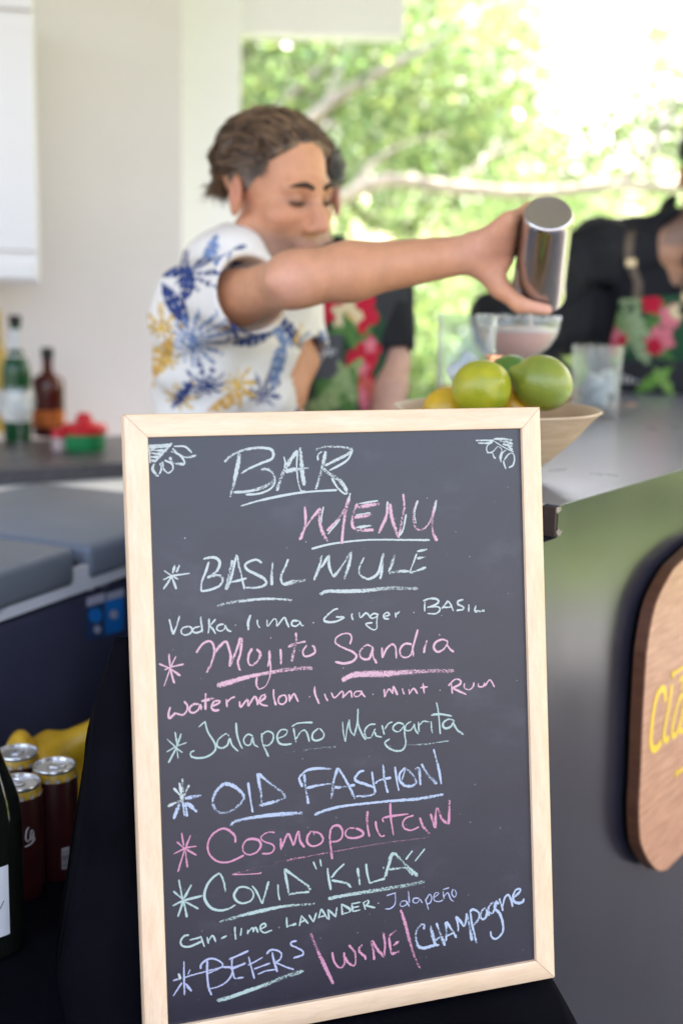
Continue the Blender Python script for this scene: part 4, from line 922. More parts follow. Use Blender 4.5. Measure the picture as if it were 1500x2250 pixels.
def fruit(name, label, cat, c, r, axis, length, tip, cols, group=None, seed=0, spots=()):
    rs = np.random.RandomState(seed); ax3 = nrm(axis); ax1 = nrm(np.cross(ax3, A3(0.2, 0.9, 0.4))); ax2 = np.cross(ax3, ax1)
    V = []; F = []; NU, NVv = 56, 36; col = []
    for j in range(NVv+1):
        th = math.pi*j/NVv
        for k in range(NU):
            ph = 2*math.pi*k/NU
            rr = math.sin(th)*r*(1+0.012*math.sin(3*ph+seed)+0.008*math.sin(5*ph+2*th)); zz = -math.cos(th)*length/2
            q = max(0, (th-2.45)/(math.pi-2.45)); zz += tip*q**1.6; rr *= 1-0.25*math.sin(q*math.pi)*(tip > 0.001)
            q2 = max(0, (0.55-th)/0.55); zz += -tip*0.2*q2+0.004*q2**2
            V.append(c+ax1*rr*math.cos(ph)+ax2*rr*math.sin(ph)+ax3*zz)
            t = 0.5+0.5*math.sin(1.3*ph+seed)*math.sin(th)+0.2*math.sin(4*ph+3*th); t = min(max(t, 0), 1)
            cc = np.array(cols[0])*(1-t)+np.array(cols[1])*t
            for sp, sr, scol in spots:
                dd = np.linalg.norm(V[-1]-sp); f = math.exp(-(dd/sr)**2); cc = cc*(1-f)+np.array(scol)*f
            col.append(cc)
    for j in range(NVv):
        for k in range(NU): F.append((j*NU+k, j*NU+(k+1) % NU, (j+1)*NU+(k+1) % NU, (j+1)*NU+k))
    o = mk(name, V, F, M_lime, base=c, col=np.array(col)); return tag(o, label, cat, group)
lc1 = P(1057, 854, 1.500); lc2 = P(1190, 842, 1.525); lc3 = P(1118, 832, 1.60)
toc = nrm(CO-lc2)
fruit('lime', 'round yellow-green lime at the left front of the bowl', 'lime', lc1, 0.0365, A3(0.55, -0.75, 0.35), 0.078, 0.003, [(0.28, 0.31, 0.015), (0.42, 0.37, 0.015)], 'limes in the bowl', 1)
fruit('lime', 'large green lemon-shaped lime with a nipple end and a brown scar, right in the bowl', 'lime', lc2, 0.0355, A3(-0.90, -0.12, 0.36), 0.080, 0.009, [(0.20, 0.235, 0.03), (0.31, 0.31, 0.035)], 'limes in the bowl', 2,
      [(lc2+toc*0.030+A3(-0.010, 0, 0.026), 0.0048, (0.33, 0.22, 0.06)), (lc2+toc*0.036+A3(-0.014, 0, -0.008), 0.002, (0.10, 0.10, 0.03)), (lc2+toc*0.02+A3(0.030, 0, -0.024), 0.013, (0.30, 0.36, 0.14))])
fruit('lime', 'dark green lime half hidden behind the two big limes', 'lime', lc3, 0.031, A3(0.5, 0.5, 0.6), 0.068, 0.005, [(0.07, 0.16, 0.02), (0.12, 0.20, 0.02)], 'limes in the bowl', 3)
fruit('lemon', 'orange-yellow lemon low at the left rim of the bowl', 'lemon', P(985, 900, 1.55), 0.030, A3(0.9, 0.2, 0.1), 0.07, 0.006, [(0.62, 0.36, 0.015), (0.70, 0.40, 0.02)], 'lemons in the bowl', 4)
fruit('lemon', 'orange-yellow lemon showing between the two big limes', 'lemon', P(1128, 898, 1.555), 0.029, A3(0.3, 0.8, 0.1), 0.066, 0.005, [(0.66, 0.33, 0.015), (0.72, 0.40, 0.02)], 'lemons in the bowl', 5)

for k, (dx, dy, dz) in enumerate(((-0.036, -0.012, 0.043), (0.034, -0.020, 0.045), (0.004, 0.044, 0.046))):
    fruit('lemon', 'orange-yellow lemon at the bottom of the bowl under the limes', 'lemon', bw_c+A3(dx, dy, dz), 0.030, A3(math.cos(k), math.sin(k), 0.1), 0.068, 0.005, [(0.62, 0.36, 0.015), (0.70, 0.40, 0.02)], 'lemons in the bowl', 6+k)

# ================================================================= glasses and bar tools
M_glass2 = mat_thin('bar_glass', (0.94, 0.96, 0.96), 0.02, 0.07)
M_ice = mat('ice', (0.90, 0.90, 0.90), 0.18, 0.5, trans=0.45, ior=1.2, var=0.03)
def tumbler(name, label, o, r0, r1, h, t=0.0022, bt=0.012):
    g = thing(name, label, 'glass', o)
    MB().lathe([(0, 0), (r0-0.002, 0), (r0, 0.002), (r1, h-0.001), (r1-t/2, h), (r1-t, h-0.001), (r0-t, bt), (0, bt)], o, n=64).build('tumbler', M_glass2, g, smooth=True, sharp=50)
    return g
def ice_cubes(parent, o, r, z0, z1, n, size, seed):
    rs = np.random.RandomState(seed)
    for k in range(n):
        a = k*2.4; rr = r*(0.35+0.55*((k*0.37) % 1)); z = z0+(z1-z0)*(k/max(n-1, 1))
        q = np.linalg.qr(rs.randn(3, 3))[0]
        MB().box(o+A3(rr*math.cos(a), rr*math.sin(a), z), (size*rs.uniform(.85, 1.1),)*3, q, bev=size*0.16).build('ice_cube', M_ice, parent, smooth=True, sharp=40)
tl = P(1027, 700, 1.75); tl = A3(tl[0], tl[1], BZ+0.001)
t_top = P(1027, 693, 1.75)[2]
g = tumbler('mixing_glass', 'tall clear mixing glass with amber liquid and ice behind the limes', tl, 0.0415, 0.0430, t_top-BZ)
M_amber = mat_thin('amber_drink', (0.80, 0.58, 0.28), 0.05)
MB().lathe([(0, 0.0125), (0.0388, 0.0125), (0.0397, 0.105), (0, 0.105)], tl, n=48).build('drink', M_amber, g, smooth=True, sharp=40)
ice_cubes(g, tl, 0.026, 0.110, 0.140, 4, 0.024, 1)
# coupe with the pink drink
cgt = P(1139, 694, 1.885); cg = A3(cgt[0], cgt[1], BZ+0.001); H = cgt[2]-BZ
cp_ = thing('coupe_glass', 'wide salt-rimmed coupe glass being filled with a pink drink', 'cocktail glass', cg)
z0 = H-0.076; RR = 0.0655
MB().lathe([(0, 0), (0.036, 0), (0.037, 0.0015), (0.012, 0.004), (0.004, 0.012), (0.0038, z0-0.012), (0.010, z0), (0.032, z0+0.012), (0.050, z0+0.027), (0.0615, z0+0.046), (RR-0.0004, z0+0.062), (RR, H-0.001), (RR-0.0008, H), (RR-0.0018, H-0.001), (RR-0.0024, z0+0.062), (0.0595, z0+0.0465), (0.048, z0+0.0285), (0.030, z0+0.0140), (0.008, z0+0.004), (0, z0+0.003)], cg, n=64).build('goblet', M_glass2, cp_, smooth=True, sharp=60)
M_pink = mat('pink_drink', (0.92, 0.50, 0.43), 0.15, 0.4, var=0.05, sss=0.3)
M_foam = mat('pink_foam', (0.88, 0.70, 0.65), 0.6, 0.3, var=0.06, vscale=200)
MB().lathe([(0, z0+0.0045), (0.0076, z0+0.0050), (0.0294, z0+0.0150), (0.0472, z0+0.0296), (0.0586, z0+0.0475), (0.0600, z0+0.051), (0, z0+0.051)], cg, n=56).build('drink', M_pink, cp_, smooth=True, sharp=40)
MB().lathe([(0.0601, z0+0.0513), (0.0620, z0+0.0575), (0, z0+0.0580)], cg, n=56).build('foam', M_foam, cp_, smooth=True)
rs = np.random.RandomState(5); mb = MB()
for k in range(420):
    a = rs.uniform(0, 6.283); z = H-rs.uniform(-0.0006, 0.0085)*rs.uniform(.3, 1); s = rs.uniform(0.0007, 0.0015); q = np.linalg.qr(rs.randn(3, 3))[0]
    mb.box(cg+A3((RR+0.0003)*math.cos(a), (RR+0.0003)*math.sin(a), z), (s, s, s), q)
mb.build('salt_rim', mat('salt', (0.82, 0.82, 0.82), 0.6, 0.5), cp_)
# short glass with ice at the right
rgt = P(1313, 760, 2.36); rg = A3(rgt[0], rgt[1], BZ+0.001)
g2 = tumbler('rocks_glass', 'short clear glass full of ice at the right, in front of the floral apron', rg, 0.045, 0.050, rgt[2]-BZ, 0.0026, 0.016)
ice_cubes(g2, rg, 0.030, 0.030, 0.075, 9, 0.028, 7)
# copper jigger
jg = P(1098, 782, 1.70); jt = jg[2]; jg = A3(jg[0], jg[1], BZ+0.001); hj = jt-BZ
M_copper = mat('copper', (0.72, 0.34, 0.20), 0.18, 0.5, metal=1.0, var=0.04)
jig = thing('copper_jigger', 'tall copper jigger standing between the mixing glass and the coupe', 'jigger', jg)
MB().lathe([(0, 0.0), (0.0185, 0.0), (0.0195, 0.002), (0.016, hj*0.25), (0.0085, hj*0.48), (0.0085, hj*0.52), (0.016, hj*0.76), (0.0205, hj-0.002), (0.0202, hj), (0.0188, hj-0.002), (0.0075, hj*0.56), (0, hj*0.55)], jg, n=48).build('jigger_cup', M_copper, jig, smooth=True, sharp=60)
MB().lathe([(0.0088, hj*0.475), (0.0098, hj*0.49), (0.0098, hj*0.51), (0.0088, hj*0.525)], jg, n=32).build('collar', M_copper, jig, smooth=True)

# the steel shaker tin that the man tips
sh_b = P(1205, 467, 1.615); sh_m = P(1181, 646, 1.735)
s_ax = nrm(sh_b-sh_m); s_len = float(np.linalg.norm(sh_b-sh_m))
s_x = nrm(np.cross(A3(0, 0, 1), s_ax)); s_y = np.cross(s_ax, s_x)
M_steel = mat('worn_steel', (0.50, 0.46, 0.45), 0.24, 0.5, metal=1.0, var=0.04, vscale=18, rvar=0.03)
shk = thing('shaker_tin', 'brushed steel cocktail shaker tin tipped over the coupe glass', 'shaker', sh_m)
rm, rbs = 0.0385, 0.0315
MB().lathe([(rm+0.001, 0), (rm+0.0016, 0.0012), (rm+0.001, 0.0026), (rm-0.001, 0.03), (rbs+0.0022, s_len-0.010), (rbs+0.001, s_len-0.004), (rbs-0.001, s_len-0.0008), (rbs-0.003, s_len), (rbs-0.006, s_len-0.0012), (rbs-0.009, s_len-0.0022), (0, s_len-0.0022)], sh_m, [s_x, s_y, s_ax], n=64).build('tin_body', M_steel, shk, smooth=True, sharp=50)
MB().lathe([(rm+0.0008, 0.0002), (rm-0.0008, 0.004), (rm-0.002, 0.03), (rbs, s_len-0.012), (0, s_len-0.012)], sh_m, [s_x, s_y, s_ax], n=48).build('tin_inside', M_steel, shk, smooth=True, sharp=50)
M_stream = mat('pouring_drink', (0.90, 0.78, 0.75), 0.12, 0.6, trans=0.35, var=0.03)
away = nrm(CF-s_ax*(CF@s_ax)); lip = sh_m+away*(rm-0.003)
hit = P(1166, 712, 1.858); hit = A3(hit[0], hit[1], cg[2]+z0+0.0582)
pts = smooth_line([lip+s_ax*0.030, lip+s_ax*0.004, lip-s_ax*0.010+A3(-0.003, 0.004, -0.006), (lip+hit)/2+A3(-0.002, 0.022, 0.006), hit], 0.004)
ps = MB().tube(pts, list(np.linspace(0.0050, 0.0036, len(pts))), 10).build('pouring_stream', M_stream, smooth=True, base=pts[-1]); tag(ps, 'thin stream of drink running from the shaker into the coupe', 'liquid stream')
# ================================================================= the people behind the bar
M_skin = mat_paint('skin', 0.5, 0.4, 0.25, 260, sss=0.12, var=0.16, vscale=45)
M_hair = mat_paint('hair', 0.45, 0.4, 0.35, 260, var=0.35, vscale=90)
M_print_cloth = mat_paint('printed_shirt_cloth', 0.85, 0.2, 0.06, 700, var=0.05)
M_apron = mat_paint('printed_apron_cloth', 0.85, 0.2, 0.06, 700, var=0.08)
M_black_cloth = mat('black_shirt_cloth', (0.012, 0.012, 0.015), 0.8, 0.25, var=0.25, vscale=30, bump=0.1, bscale=500)
M_trousers = mat('dark_trouser_cloth', (0.03, 0.03, 0.036), 0.85, 0.2, bump=0.1, bscale=500)
M_shoe = mat('black_shoe_leather', (0.015, 0.014, 0.014), 0.4, 0.5)
M_strap = mat('brown_leather_strap', (0.085, 0.055, 0.035), 0.5, 0.4, var=0.3, vscale=60)
M_brass = mat('brass_fitting', (0.40, 0.31, 0.18), 0.35, 0.5, metal=0.8)
Zv = A3(0, 0, 1)
def frame(th):
    f = A3(math.sin(th), -math.cos(th), 0); r = A3(-math.cos(th), -math.sin(th), 0); return r, f
def head_axes(yaw, pitch, roll):
    r, f = frame(yaw); u = Zv
    f2 = f*math.cos(pitch)-u*math.sin(pitch); u2 = u*math.cos(pitch)+f*math.sin(pitch)
    r3 = r*math.cos(roll)+u2*math.sin(roll); u3 = u2*math.cos(roll)-r*math.sin(roll)
    return np.array([r3, f2, u3])
def head(Fd, c, M, s=1.0):
    def p(x, y, z): return c+s*(M[0]*x+M[1]*y+M[2]*z)
    E = lambda q, rr, k=0.015, sub=False: Fd.ell(p(*q), np.array(rr)*s, M, k, sub)
    Cn = lambda a, b, ra, rb, k=0.012, sub=False: Fd.cone(p(*a), p(*b), ra*s, rb*s, k, sub)
    E((0, -0.015, 0.045), (0.075, 0.097, 0.083), 0)
    E((0, 0.033, -0.025), (0.056, 0.060, 0.087), 0.03)
    for q in (-1, 1):
        Cn((q*0.048, 0.0, -0.052), (q*0.017, 0.068, -0.108), 0.020, 0.016, 0.016)
        E((q*0.043, 0.058, -0.026), (0.022, 0.024, 0.020), 0.018)
        Cn((q*0.040, 0.074, 0.018), (q*0.008, 0.087, 0.018), 0.011, 0.011, 0.014)
        E((q*0.032, 0.092, -0.001), (0.018, 0.012, 0.012), 0.012, True)
        E((q*0.031, 0.074, -0.001), (0.0145, 0.0145, 0.0125), 0.003)
        E((q*0.0135, 0.100, -0.042), (0.0085, 0.011, 0.008), 0.006)
        Fd.ell(p(q*0.078, -0.010, -0.006), np.array((0.009, 0.020, 0.033))*s, np.array([M[0]*0.9-q*M[1]*0.43, M[1]*0.9+q*M[0]*0.43, M[2]]), 0.006)
        Fd.ell(p(q*0.087, -0.006, 0.000), np.array((0.006, 0.010, 0.017))*s, np.array([M[0]*0.9-q*M[1]*0.43, M[1]*0.9+q*M[0]*0.43, M[2]]), 0.004, True)
    E((0, 0.074, -0.106), (0.021, 0.018, 0.016), 0.014)
    Cn((0, 0.088, 0.010), (0, 0.112, -0.036), 0.0085, 0.0125, 0.010)
    Cn((-0.017, 0.084, -0.069), (0.017, 0.084, -0.069), 0.0068, 0.0068, 0.006); Cn((-0.013, 0.083, -0.079), (0.013, 0.083, -0.079), 0.0075, 0.0075, 0.006)
    Cn((-0.022, 0.097, -0.0735), (0.022, 0.097, -0.0735), 0.002, 0.002, 0.003, True)
    return p
def head_paint(V, col, c, M, s, stubble=0.0, lip=(0.42, 0.16, 0.13)):
    q = (V-c)@M.T/s; x, y, z = q.T; ax_ = np.abs(x)
    m0 = (np.abs(x) < 0.10) & (np.abs(y) < 0.16) & (z > -0.15)
    def mixin(m, cc):
        m = m*m0
        col[:] = col*(1-m[:, None])+np.array(cc)*m[:, None]
    g = lambda a, b, d, sa, sb, sd: np.exp(-(((ax_-a)/sa)**2+((y-b)/sb)**2+((z-d)/sd)**2))
    mixin(np.clip(0.55*g(0.085, -0.01, 0, .02, .03, .035), 0, 1), (0.58, 0.20, 0.13))
    mixin(np.clip(0.35*g(0.045, 0.07, -0.03, .025, .03, .02)+0.35*g(0, .118, -.035, .015, .02, .018), 0, 1), (0.60, 0.22, 0.15))
    st = stubble*np.clip((y-0.0)/0.03, 0, 1)*np.clip((-0.045-z)/0.02, 0, 1)*(z > -0.14); mixin(np.clip(st, 0, 1), (0.17, 0.12, 0.10))
    mixin(np.clip(1.1*g(0, .088, -.0735, .018, .014, .0095), 0, .9), lip)
    mixin(np.clip(1.2*g(0.032, .088, -0.0035, .016, .016, .0042), 0, .93), (0.035, 0.018, 0.013))
    mixin(np.clip(0.55*g(0.030, .085, 0.003, .020, .02, .012), 0, .6), (0.30, 0.13, 0.09))
def relaxed_hand(Fd, w, dirv, side, curl, s=1.0, thumb=1):
    """palm + five bent fingers; dirv: along the hand, side: towards the thumb, curl: where the palm looks"""
    d = nrm(dirv); t = nrm(side-d*(side@d)); c = nrm(curl-d*(curl@d)-t*(curl@t)); L = lambda a, b, e: w+s*(d*a+t*b+c*e)
    for k, (off, ln, r0) in enumerate(((0.030, 0.085, .0090), (0.010, 0.094, .0092), (-0.010, 0.087, .0088), (-0.028, 0.070, .0078))):
        Fd.cone(L(0, off*0.35, 0), L(0.088-0.006*abs(k-1), off, 0), .0185*s, .0125*s, 0.012)
        p0 = L(0.088-0.006*abs(k-1), off, 0); a = 0.30+0.08*k; pts = [p0]
        for q, fr in enumerate((0.45, 0.32, 0.23)):
            an = a+0.42*q; pts.append(pts[-1]+s*ln*fr*(d*math.cos(an)+c*math.sin(an)))
        Fd.chain(pts, [r0*s*1.1, r0*s, r0*s*0.9, r0*s*0.78], 0.004)
    pts = [L(0.015, 0.018, 0.006), L(0.042, 0.048, 0.014), L(0.072, 0.062, 0.022), L(0.096, 0.064, 0.030)]
    Fd.chain(pts, [.015*s, .0125*s, .0105*s, .0085*s], 0.006)
def torso(Fd, J, g=0.0, k=0.05):
    r, f = J['r'], J['f']; M = np.array([r, f, Zv]); w = J.get('w', 1.0)
    ch, pv = J['chest'], J['pelvis']; up = nrm(ch-pv); M = np.array([nrm(r-up*(r@up)), nrm(f-up*(f@up)), up])
    Fd.ell(ch, ((0.158+g)*w, 0.112+g, 0.22+g), M, 0)
    Fd.ell((ch+pv)/2-up*0.02, ((0.140+g)*w, 0.108+g, 0.20+g), M, k)
    Fd.ell(pv, ((0.155+g)*w, 0.115+g, 0.13+g), M, k)
    Fd.cone(J['shr'], J['neck'], 0.052+g, 0.058+g, k); Fd.cone(J['shl'], J['neck'], 0.052+g, 0.058+g, k)
    return M
def legs(Fd, J, g=0.0, foot=True):
    for hp, kn, an in J['legs']:
        Fd.chain([hp, kn, an], [0.080+g, 0.056+g*1.2, 0.042+g*1.6], 0.03)
    if foot:
        for hp, kn, an in J['legs']: Fd.cone(an+A3(0, 0, -0.035), an+J['f']*0.13+A3(0, 0, -0.048), 0.036, 0.030, 0.03)
def make_person(J, label, h=0.005):
    base = A3((J['legs'][0][2][0]+J['legs'][1][2][0])/2, (J['legs'][0][2][1]+J['legs'][1][2][1])/2, 0)
    t = thing('person', label, 'person', base)
    pts = np.array([J['head'], J['shr'], J['shl'], J['elr'], J['ell'], J['wrr'], J['wrl'], J['pelvis']]+[q for l in J['legs'] for q in l]+J.get('extra', []))
    lo = pts.min(0)-0.20; hi = pts.max(0)+0.20; lo[2] = -0.005; hi[2] = J['head'][2]+0.2
    B = Field(lo, hi, h)
    torso(B, J, -0.012)
    p = head(B, J['head'], J['HM'], J.get('hs', 1.0))
    B.cone(p(0, -0.022, -0.075), J['neck']+A3(0, 0, 0.0), 0.054, 0.060, 0.025)
    for sh, el, wr in ((J['shr'], J['elr'], J['wrr']), (J['shl'], J['ell'], J['wrl'])):
        ud = nrm(el-sh); fd = nrm(wr-el)
        B.chain([sh, sh+(el-sh)*0.45, el], [0.043, 0.0395, 0.035], 0.02)
        B.cone(el-fd*0.004, el+(wr-el)*0.30, 0.0355, 0.0395, 0.030); B.cone(el+(wr-el)*0.30, wr, 0.0395, 0.0260, 0.02)
        B.ell(el-fd*0.012+nrm(ud-fd)*0.027, (0.018, 0.018, 0.018), None, 0.014)
    for fn in J['hands']: fn(B)
    legs(B, J, -0.006)
    V, F = B.mesh()
    col = np.tile(np.array(J['skin']), (len(V), 1)); head_paint(V, col, J['head'], J['HM'], J.get('hs', 1.0), J.get('stubble', 0))
    for pt, rad, cc in J.get('flush', []):
        m = 0.8*np.exp(-(np.linalg.norm(V-pt, axis=1)/rad)**2)[:, None]; col = col*(1-m)+np.array(cc)*m
    mk('body', V, F, M_skin, t, col=col)
    # trousers and shoes
    T = Field(np.minimum(lo, base-0.5), np.array([hi[0], hi[1], J['pelvis'][2]+0.16]), 0.008)
    M = np.array([J['r'], J['f'], Zv]); T.ell(J['pelvis']-A3(0, 0, 0.01), (0.162, 0.122, 0.15), M, 0); legs(T, J, 0.010, False)
    T.half((0, 0, J['pelvis'][2]+0.09), (0, 0, 1)); T.half((0, 0, 0.04), (0, 0, -1)); T.ripple(0.0015, (40, 55, 70), 3)
    mk('trousers', *T.mesh(), M_trousers, t)
    for hp, kn, an in J['legs']:
        S = Field(an-0.16-A3(0, 0, 0.02), an+A3(0.24, 0.24, 0.12), 0.006)
        S.cone(an+A3(0, 0, -0.02), an+A3(0, 0, 0.02), 0.046, 0.048, 0); S.cone(an+A3(0, 0, -0.030), an+J['f']*0.14+A3(0, 0, -0.044), 0.046, 0.040, 0.03); S.half((0, 0, 0.0), (0, 0, -1))
        mk('shoe', *S.mesh(), M_shoe, t)
    return t, p
def shirt_field(J, h, g, sl_r, sl_l, rad, seed, hem=None, k=0.05, amp=0.0016, coll=0.045):
    pts = np.array([J['shr'], J['shl'], J['pelvis'], sl_r[-1], sl_l[-1], J['neck']]+list(sl_r)+list(sl_l)); lo = pts.min(0)-0.2; hi = pts.max(0)+0.2
    S = Field(lo, hi, h); torso(S, J, g, k)
    for pth in (sl_r, sl_l):
        S.chain(pth, list(np.linspace(rad[0], rad[1], len(pth))), 0.03)
    S.cone(J['neck']-A3(0, 0, 0.02), J['neck']+nrm(J['head']-J['neck'])*coll, 0.070, 0.066, 0.03)
    S.ripple(amp, (35, 48, 62, 80, 95), seed)
    for pth in (sl_r, sl_l):
        e = np.asarray(pth[-1]); d = nrm(e-np.asarray(pth[-2])); S.cone(e+d*0.09, e-d*0.022, rad[1]-0.005, rad[1]-0.007, 0.002, True)
        # square cut of the sleeve
        S.ell(e+d*(0.5*rad[1]+0.030), (rad[1]*1.7, rad[1]*1.7, 0.030+rad[1]*0.5), np.array([nrm(np.cross(d, A3(.3, .2, .9))), nrm(np.cross(d, np.cross(d, A3(.3, .2, .9)))), d]), 0.003, True)
    nd = nrm(J['head']-J['neck'])
    S.cone(J['neck']+nd*0.02, J['neck']+nd*0.15, 0.0615, 0.063, 0.003, True)
    S.half((0, 0, J['pelvis'][2]-0.10 if hem is None else hem), (0, 0, -1))
    return S
def motif(V, col, c, r, kind, R, n, ph, cc, soft=0.004):
    """a printed leaf or flower at c, drawn in the plane of the cloth"""
    d = V-c; a = d@r; b = d[:, 2]; f = np.cross(r, Zv); dep = np.abs(d@f)
    rho = np.hypot(a, b); th = np.arctan2(b, a)-ph
    if kind == 'frond': lim = R*(0.10+0.90*np.abs(np.cos(n*th/2))**2.2)*(0.72+0.28*np.cos(th)); m = rho < lim; m &= ~((np.abs(np.sin(n*th/2)) < 0.10) & (rho > R*0.25))
    elif kind == 'leaf':
        x = a*math.cos(ph)+b*math.sin(ph); y = -a*math.sin(ph)+b*math.cos(ph); m = (np.abs(y) < R*0.30*(1-(x/R)**2)) & (np.abs(x) < R); m &= (np.abs(np.sin(x*n/R*3+np.abs(y)*60)) > 0.22) | (np.abs(y) < R*0.06)
    elif kind == 'flower': m = rho < R*(0.62+0.38*np.abs(np.cos(n*th/2)))
    else: m = rho < R*(0.8+0.2*np.sin(3*th))
    m &= dep < 0.16
    jitter = 0.85+0.15*np.sin(rho*400)
    col[m] = np.array(cc)*jitter[m][:, None]
def build_hair(parent, c, M, s, strands, cap, radii, plane, cols, seed, h=0.0042, flip=0.02, grey=None, cut=-0.14, width=0.011, locks=1500):
    rs = np.random.RandomState(seed)
    H = Field(c-0.22, c+0.22, h)
    E = lambda q, rr, k=0, sub=False: H.ell(c+s*(M[0]*q[0]+M[1]*q[1]+M[2]*q[2]), np.array(rr)*s, M, k, sub)
    E(cap, radii)
    H.half(c+s*(M[1]*plane[0]+M[2]*plane[1]), M[1]*plane[2]+M[2]*plane[3])
    for i in range(strands):
        sx = -1+2*(i+0.5)/strands; sx = math.copysign(abs(sx)**0.8, sx); pts = []; w = rs.uniform(0, 6); amp = rs.uniform(.003, .013)
        keys = [(0.62*sx, 0.74-0.25*abs(sx), 0.62-0.35*abs(sx)), (0.80*sx, 0.35, 0.88), (0.98*sx, -0.25, 0.80-0.5*abs(sx)), (0.95*sx, -0.80, 0.25-0.3*abs(sx)), (0.72*sx, -0.92, -0.42), (0.60*sx, -0.78, -0.92)]
        for j, q in enumerate(keys):
            q = np.array(q)/np.linalg.norm(q); lift = 1.0+0.05*rs.randn()*(j > 0)+(0.035 if j in (0, 1) else 0)
            v = np.array(cap)+q*np.array(radii)*lift
            if j == 5: v = v+np.array([0.012*rs.randn(), -flip*rs.uniform(0.3, 1.6), -0.012*rs.uniform(-0.5, 1.2)])
            v = v+np.array([amp*math.sin(w+j*2.1), 0, 0]); pts.append(c+s*(M[0]*v[0]+M[1]*v[1]+M[2]*v[2]))
        L = smooth_line(pts, 0.02); rr = np.interp(np.linspace(0, 1, len(L)), [0, .15, .6, .9, 1], [width*0.7, width, width*0.95, width*0.6, width*0.25])*s
        H.chain(list(L), list(rr), 0.004)
    V, F = H.mesh()
    q = (V-c)@M.T/s
    def shade(q, tone):
        cc = np.array(cols[0])*(1-tone[:, None])+np.array(cols[1])*tone[:, None]
        if grey is not None:
            g = np.clip(np.exp(-(((q[:, 1]-0.045)/0.045)**2+((q[:, 2]-0.012)/0.04)**2))+0.45*np.exp(-((q[:, 2]+0.09)/0.04)**2)+0.25*np.exp(-((q[:, 1]-0.09)/0.03)**2), 0, 1)*(0.35+0.65*((tone*7.3) % 1)); cc = cc*(1-g[:, None])+np.array(grey)*g[:, None]
        return cc
    st = 0.35+0.30*np.sin(q[:, 0]*110+5*np.sin(q[:, 1]*33+1)+4*np.sin(q[:, 2]*41)); col = shade(q, st)
    # single locks lying over the mass, some of them loose
    SV = []; SF = []; SC_ = []; off = len(V)
    for i in range(locks):
        sx = rs.uniform(-1, 1); y0 = rs.uniform(-0.1, 0.80); w = rs.uniform(0, 6); amp = rs.uniform(.003, .014); loose = rs.rand() < 0.28
        keys = [(0.62*sx+0.05*rs.randn(), y0*(1-0.3*abs(sx)), 0.66-0.38*abs(sx)*(y0 > 0.4)), (0.80*sx, 0.45*y0, 0.88-0.25*abs(sx)), (0.98*sx, -0.30, 0.80-0.5*abs(sx)), (0.95*sx, -0.80, 0.25-0.3*abs(sx)), (0.72*sx, -0.92, -0.42), (0.60*sx, -0.78, -0.95)]
        if i % 5 < 2:
            s1 = math.copysign(1, sx); z0 = rs.uniform(-0.12, 0.52); yf = 0.60+0.25*z0+rs.uniform(-.25, .05)
            keys = [(0.93*s1, yf, z0), (1.0*s1, 0.15, z0+0.10+0.05*rs.randn()), (0.98*s1, -0.45, z0-0.02+0.05*rs.randn()), (0.86*s1, -0.80, -0.30), (0.78*s1, -0.85, -0.62), (0.66*s1, -0.82, -0.95)]
        e = rs.randint(4, 7); pts = []; keys = keys[:e]
        for jj, k_ in enumerate(keys):
            k_ = np.array(k_)/np.linalg.norm(k_); lift = (1.10 if i % 5 < 2 else 1.17)+0.03*rs.randn()+(0.16*rs.rand() if loose and jj == e-1 else 0)
            v = np.array(cap)+k_*np.array(radii)*lift+np.array([amp*math.sin(w+jj*2.3), 0, amp*0.6*math.cos(w+jj*1.9)])
            if jj == 5: v = v+np.array([0.014*rs.randn(), -flip*rs.uniform(0.2, 1.5), 0.012*rs.uniform(-1.2, 1.0)])
            pts.append(c+s*(M[0]*v[0]+M[1]*v[1]+M[2]*v[2]))
        L = smooth_line(pts, 0.012); n = len(L); r0 = rs.uniform(0.0010, 0.0024)*(0.5 if loose else 1)*s
        T = np.gradient(L, axis=0); T /= np.linalg.norm(T, axis=1)[:, None]+1e-9; A = np.cross(T, np.array([0.3, 0.5, 0.81])); A /= np.linalg.norm(A, axis=1)[:, None]+1e-9; B2 = np.cross(T, A)
        rr = r0*np.interp(np.linspace(0, 1, n), [0, .2, .8, 1], [.5, 1, .8, .15]); o = off+len(SV)*0+sum(len(x) for x in SV)
        ring = np.stack([L+rr[:, None]*(math.cos(a)*A+math.sin(a)*B2) for a in (0, 2.094, 4.189)], 1).reshape(-1, 3); SV.append(ring)
        idx = np.arange(n-1)[:, None]*3
        for k3 in range(3): SF.append(np.hstack([idx+k3, idx+(k3+1) % 3, idx+3+(k3+1) % 3, idx+3+k3])+o)
        qq = (ring-c)@M.T/s; SC_.append(shade(qq, np.full(len(ring), rs.rand()**1.3)))
    if SV: V = np.vstack([V]+SV); F = np.vstack([F]+SF); col = np.vstack([col]+SC_)
    return mk('hair', V, F, M_hair, parent, col=col)
def brows(parent, p, m):
    for q in (-1, 1):
        L = smooth_line([p(q*0.012, 0.0985, 0.020), p(q*0.028, 0.096, 0.026), p(q*0.048, 0.078, 0.020)], 0.006)
        MB().tube(L, list(np.interp(np.linspace(0, 1, len(L)), [0, .4, 1], [.0036, .0046, .0016])), 8).build('eyebrow', m, parent, smooth=True)
def lashes(parent, p, m):
    for q in (-1, 1):
        L = smooth_line([p(q*0.018, 0.0870, -0.003), p(q*0.026, 0.0890, -0.0065), p(q*0.035, 0.0885, -0.0065), p(q*0.045, 0.0815, -0.003)], 0.003)
        MB().tube(L, list(np.interp(np.linspace(0, 1, len(L)), [0, .5, 1], [.0012, .0024, .0014])), 6).build('eyelash', m, parent, smooth=True)
M_brow = mat('eyebrow_hair', (0.045, 0.027, 0.018), 0.8, 0.3)

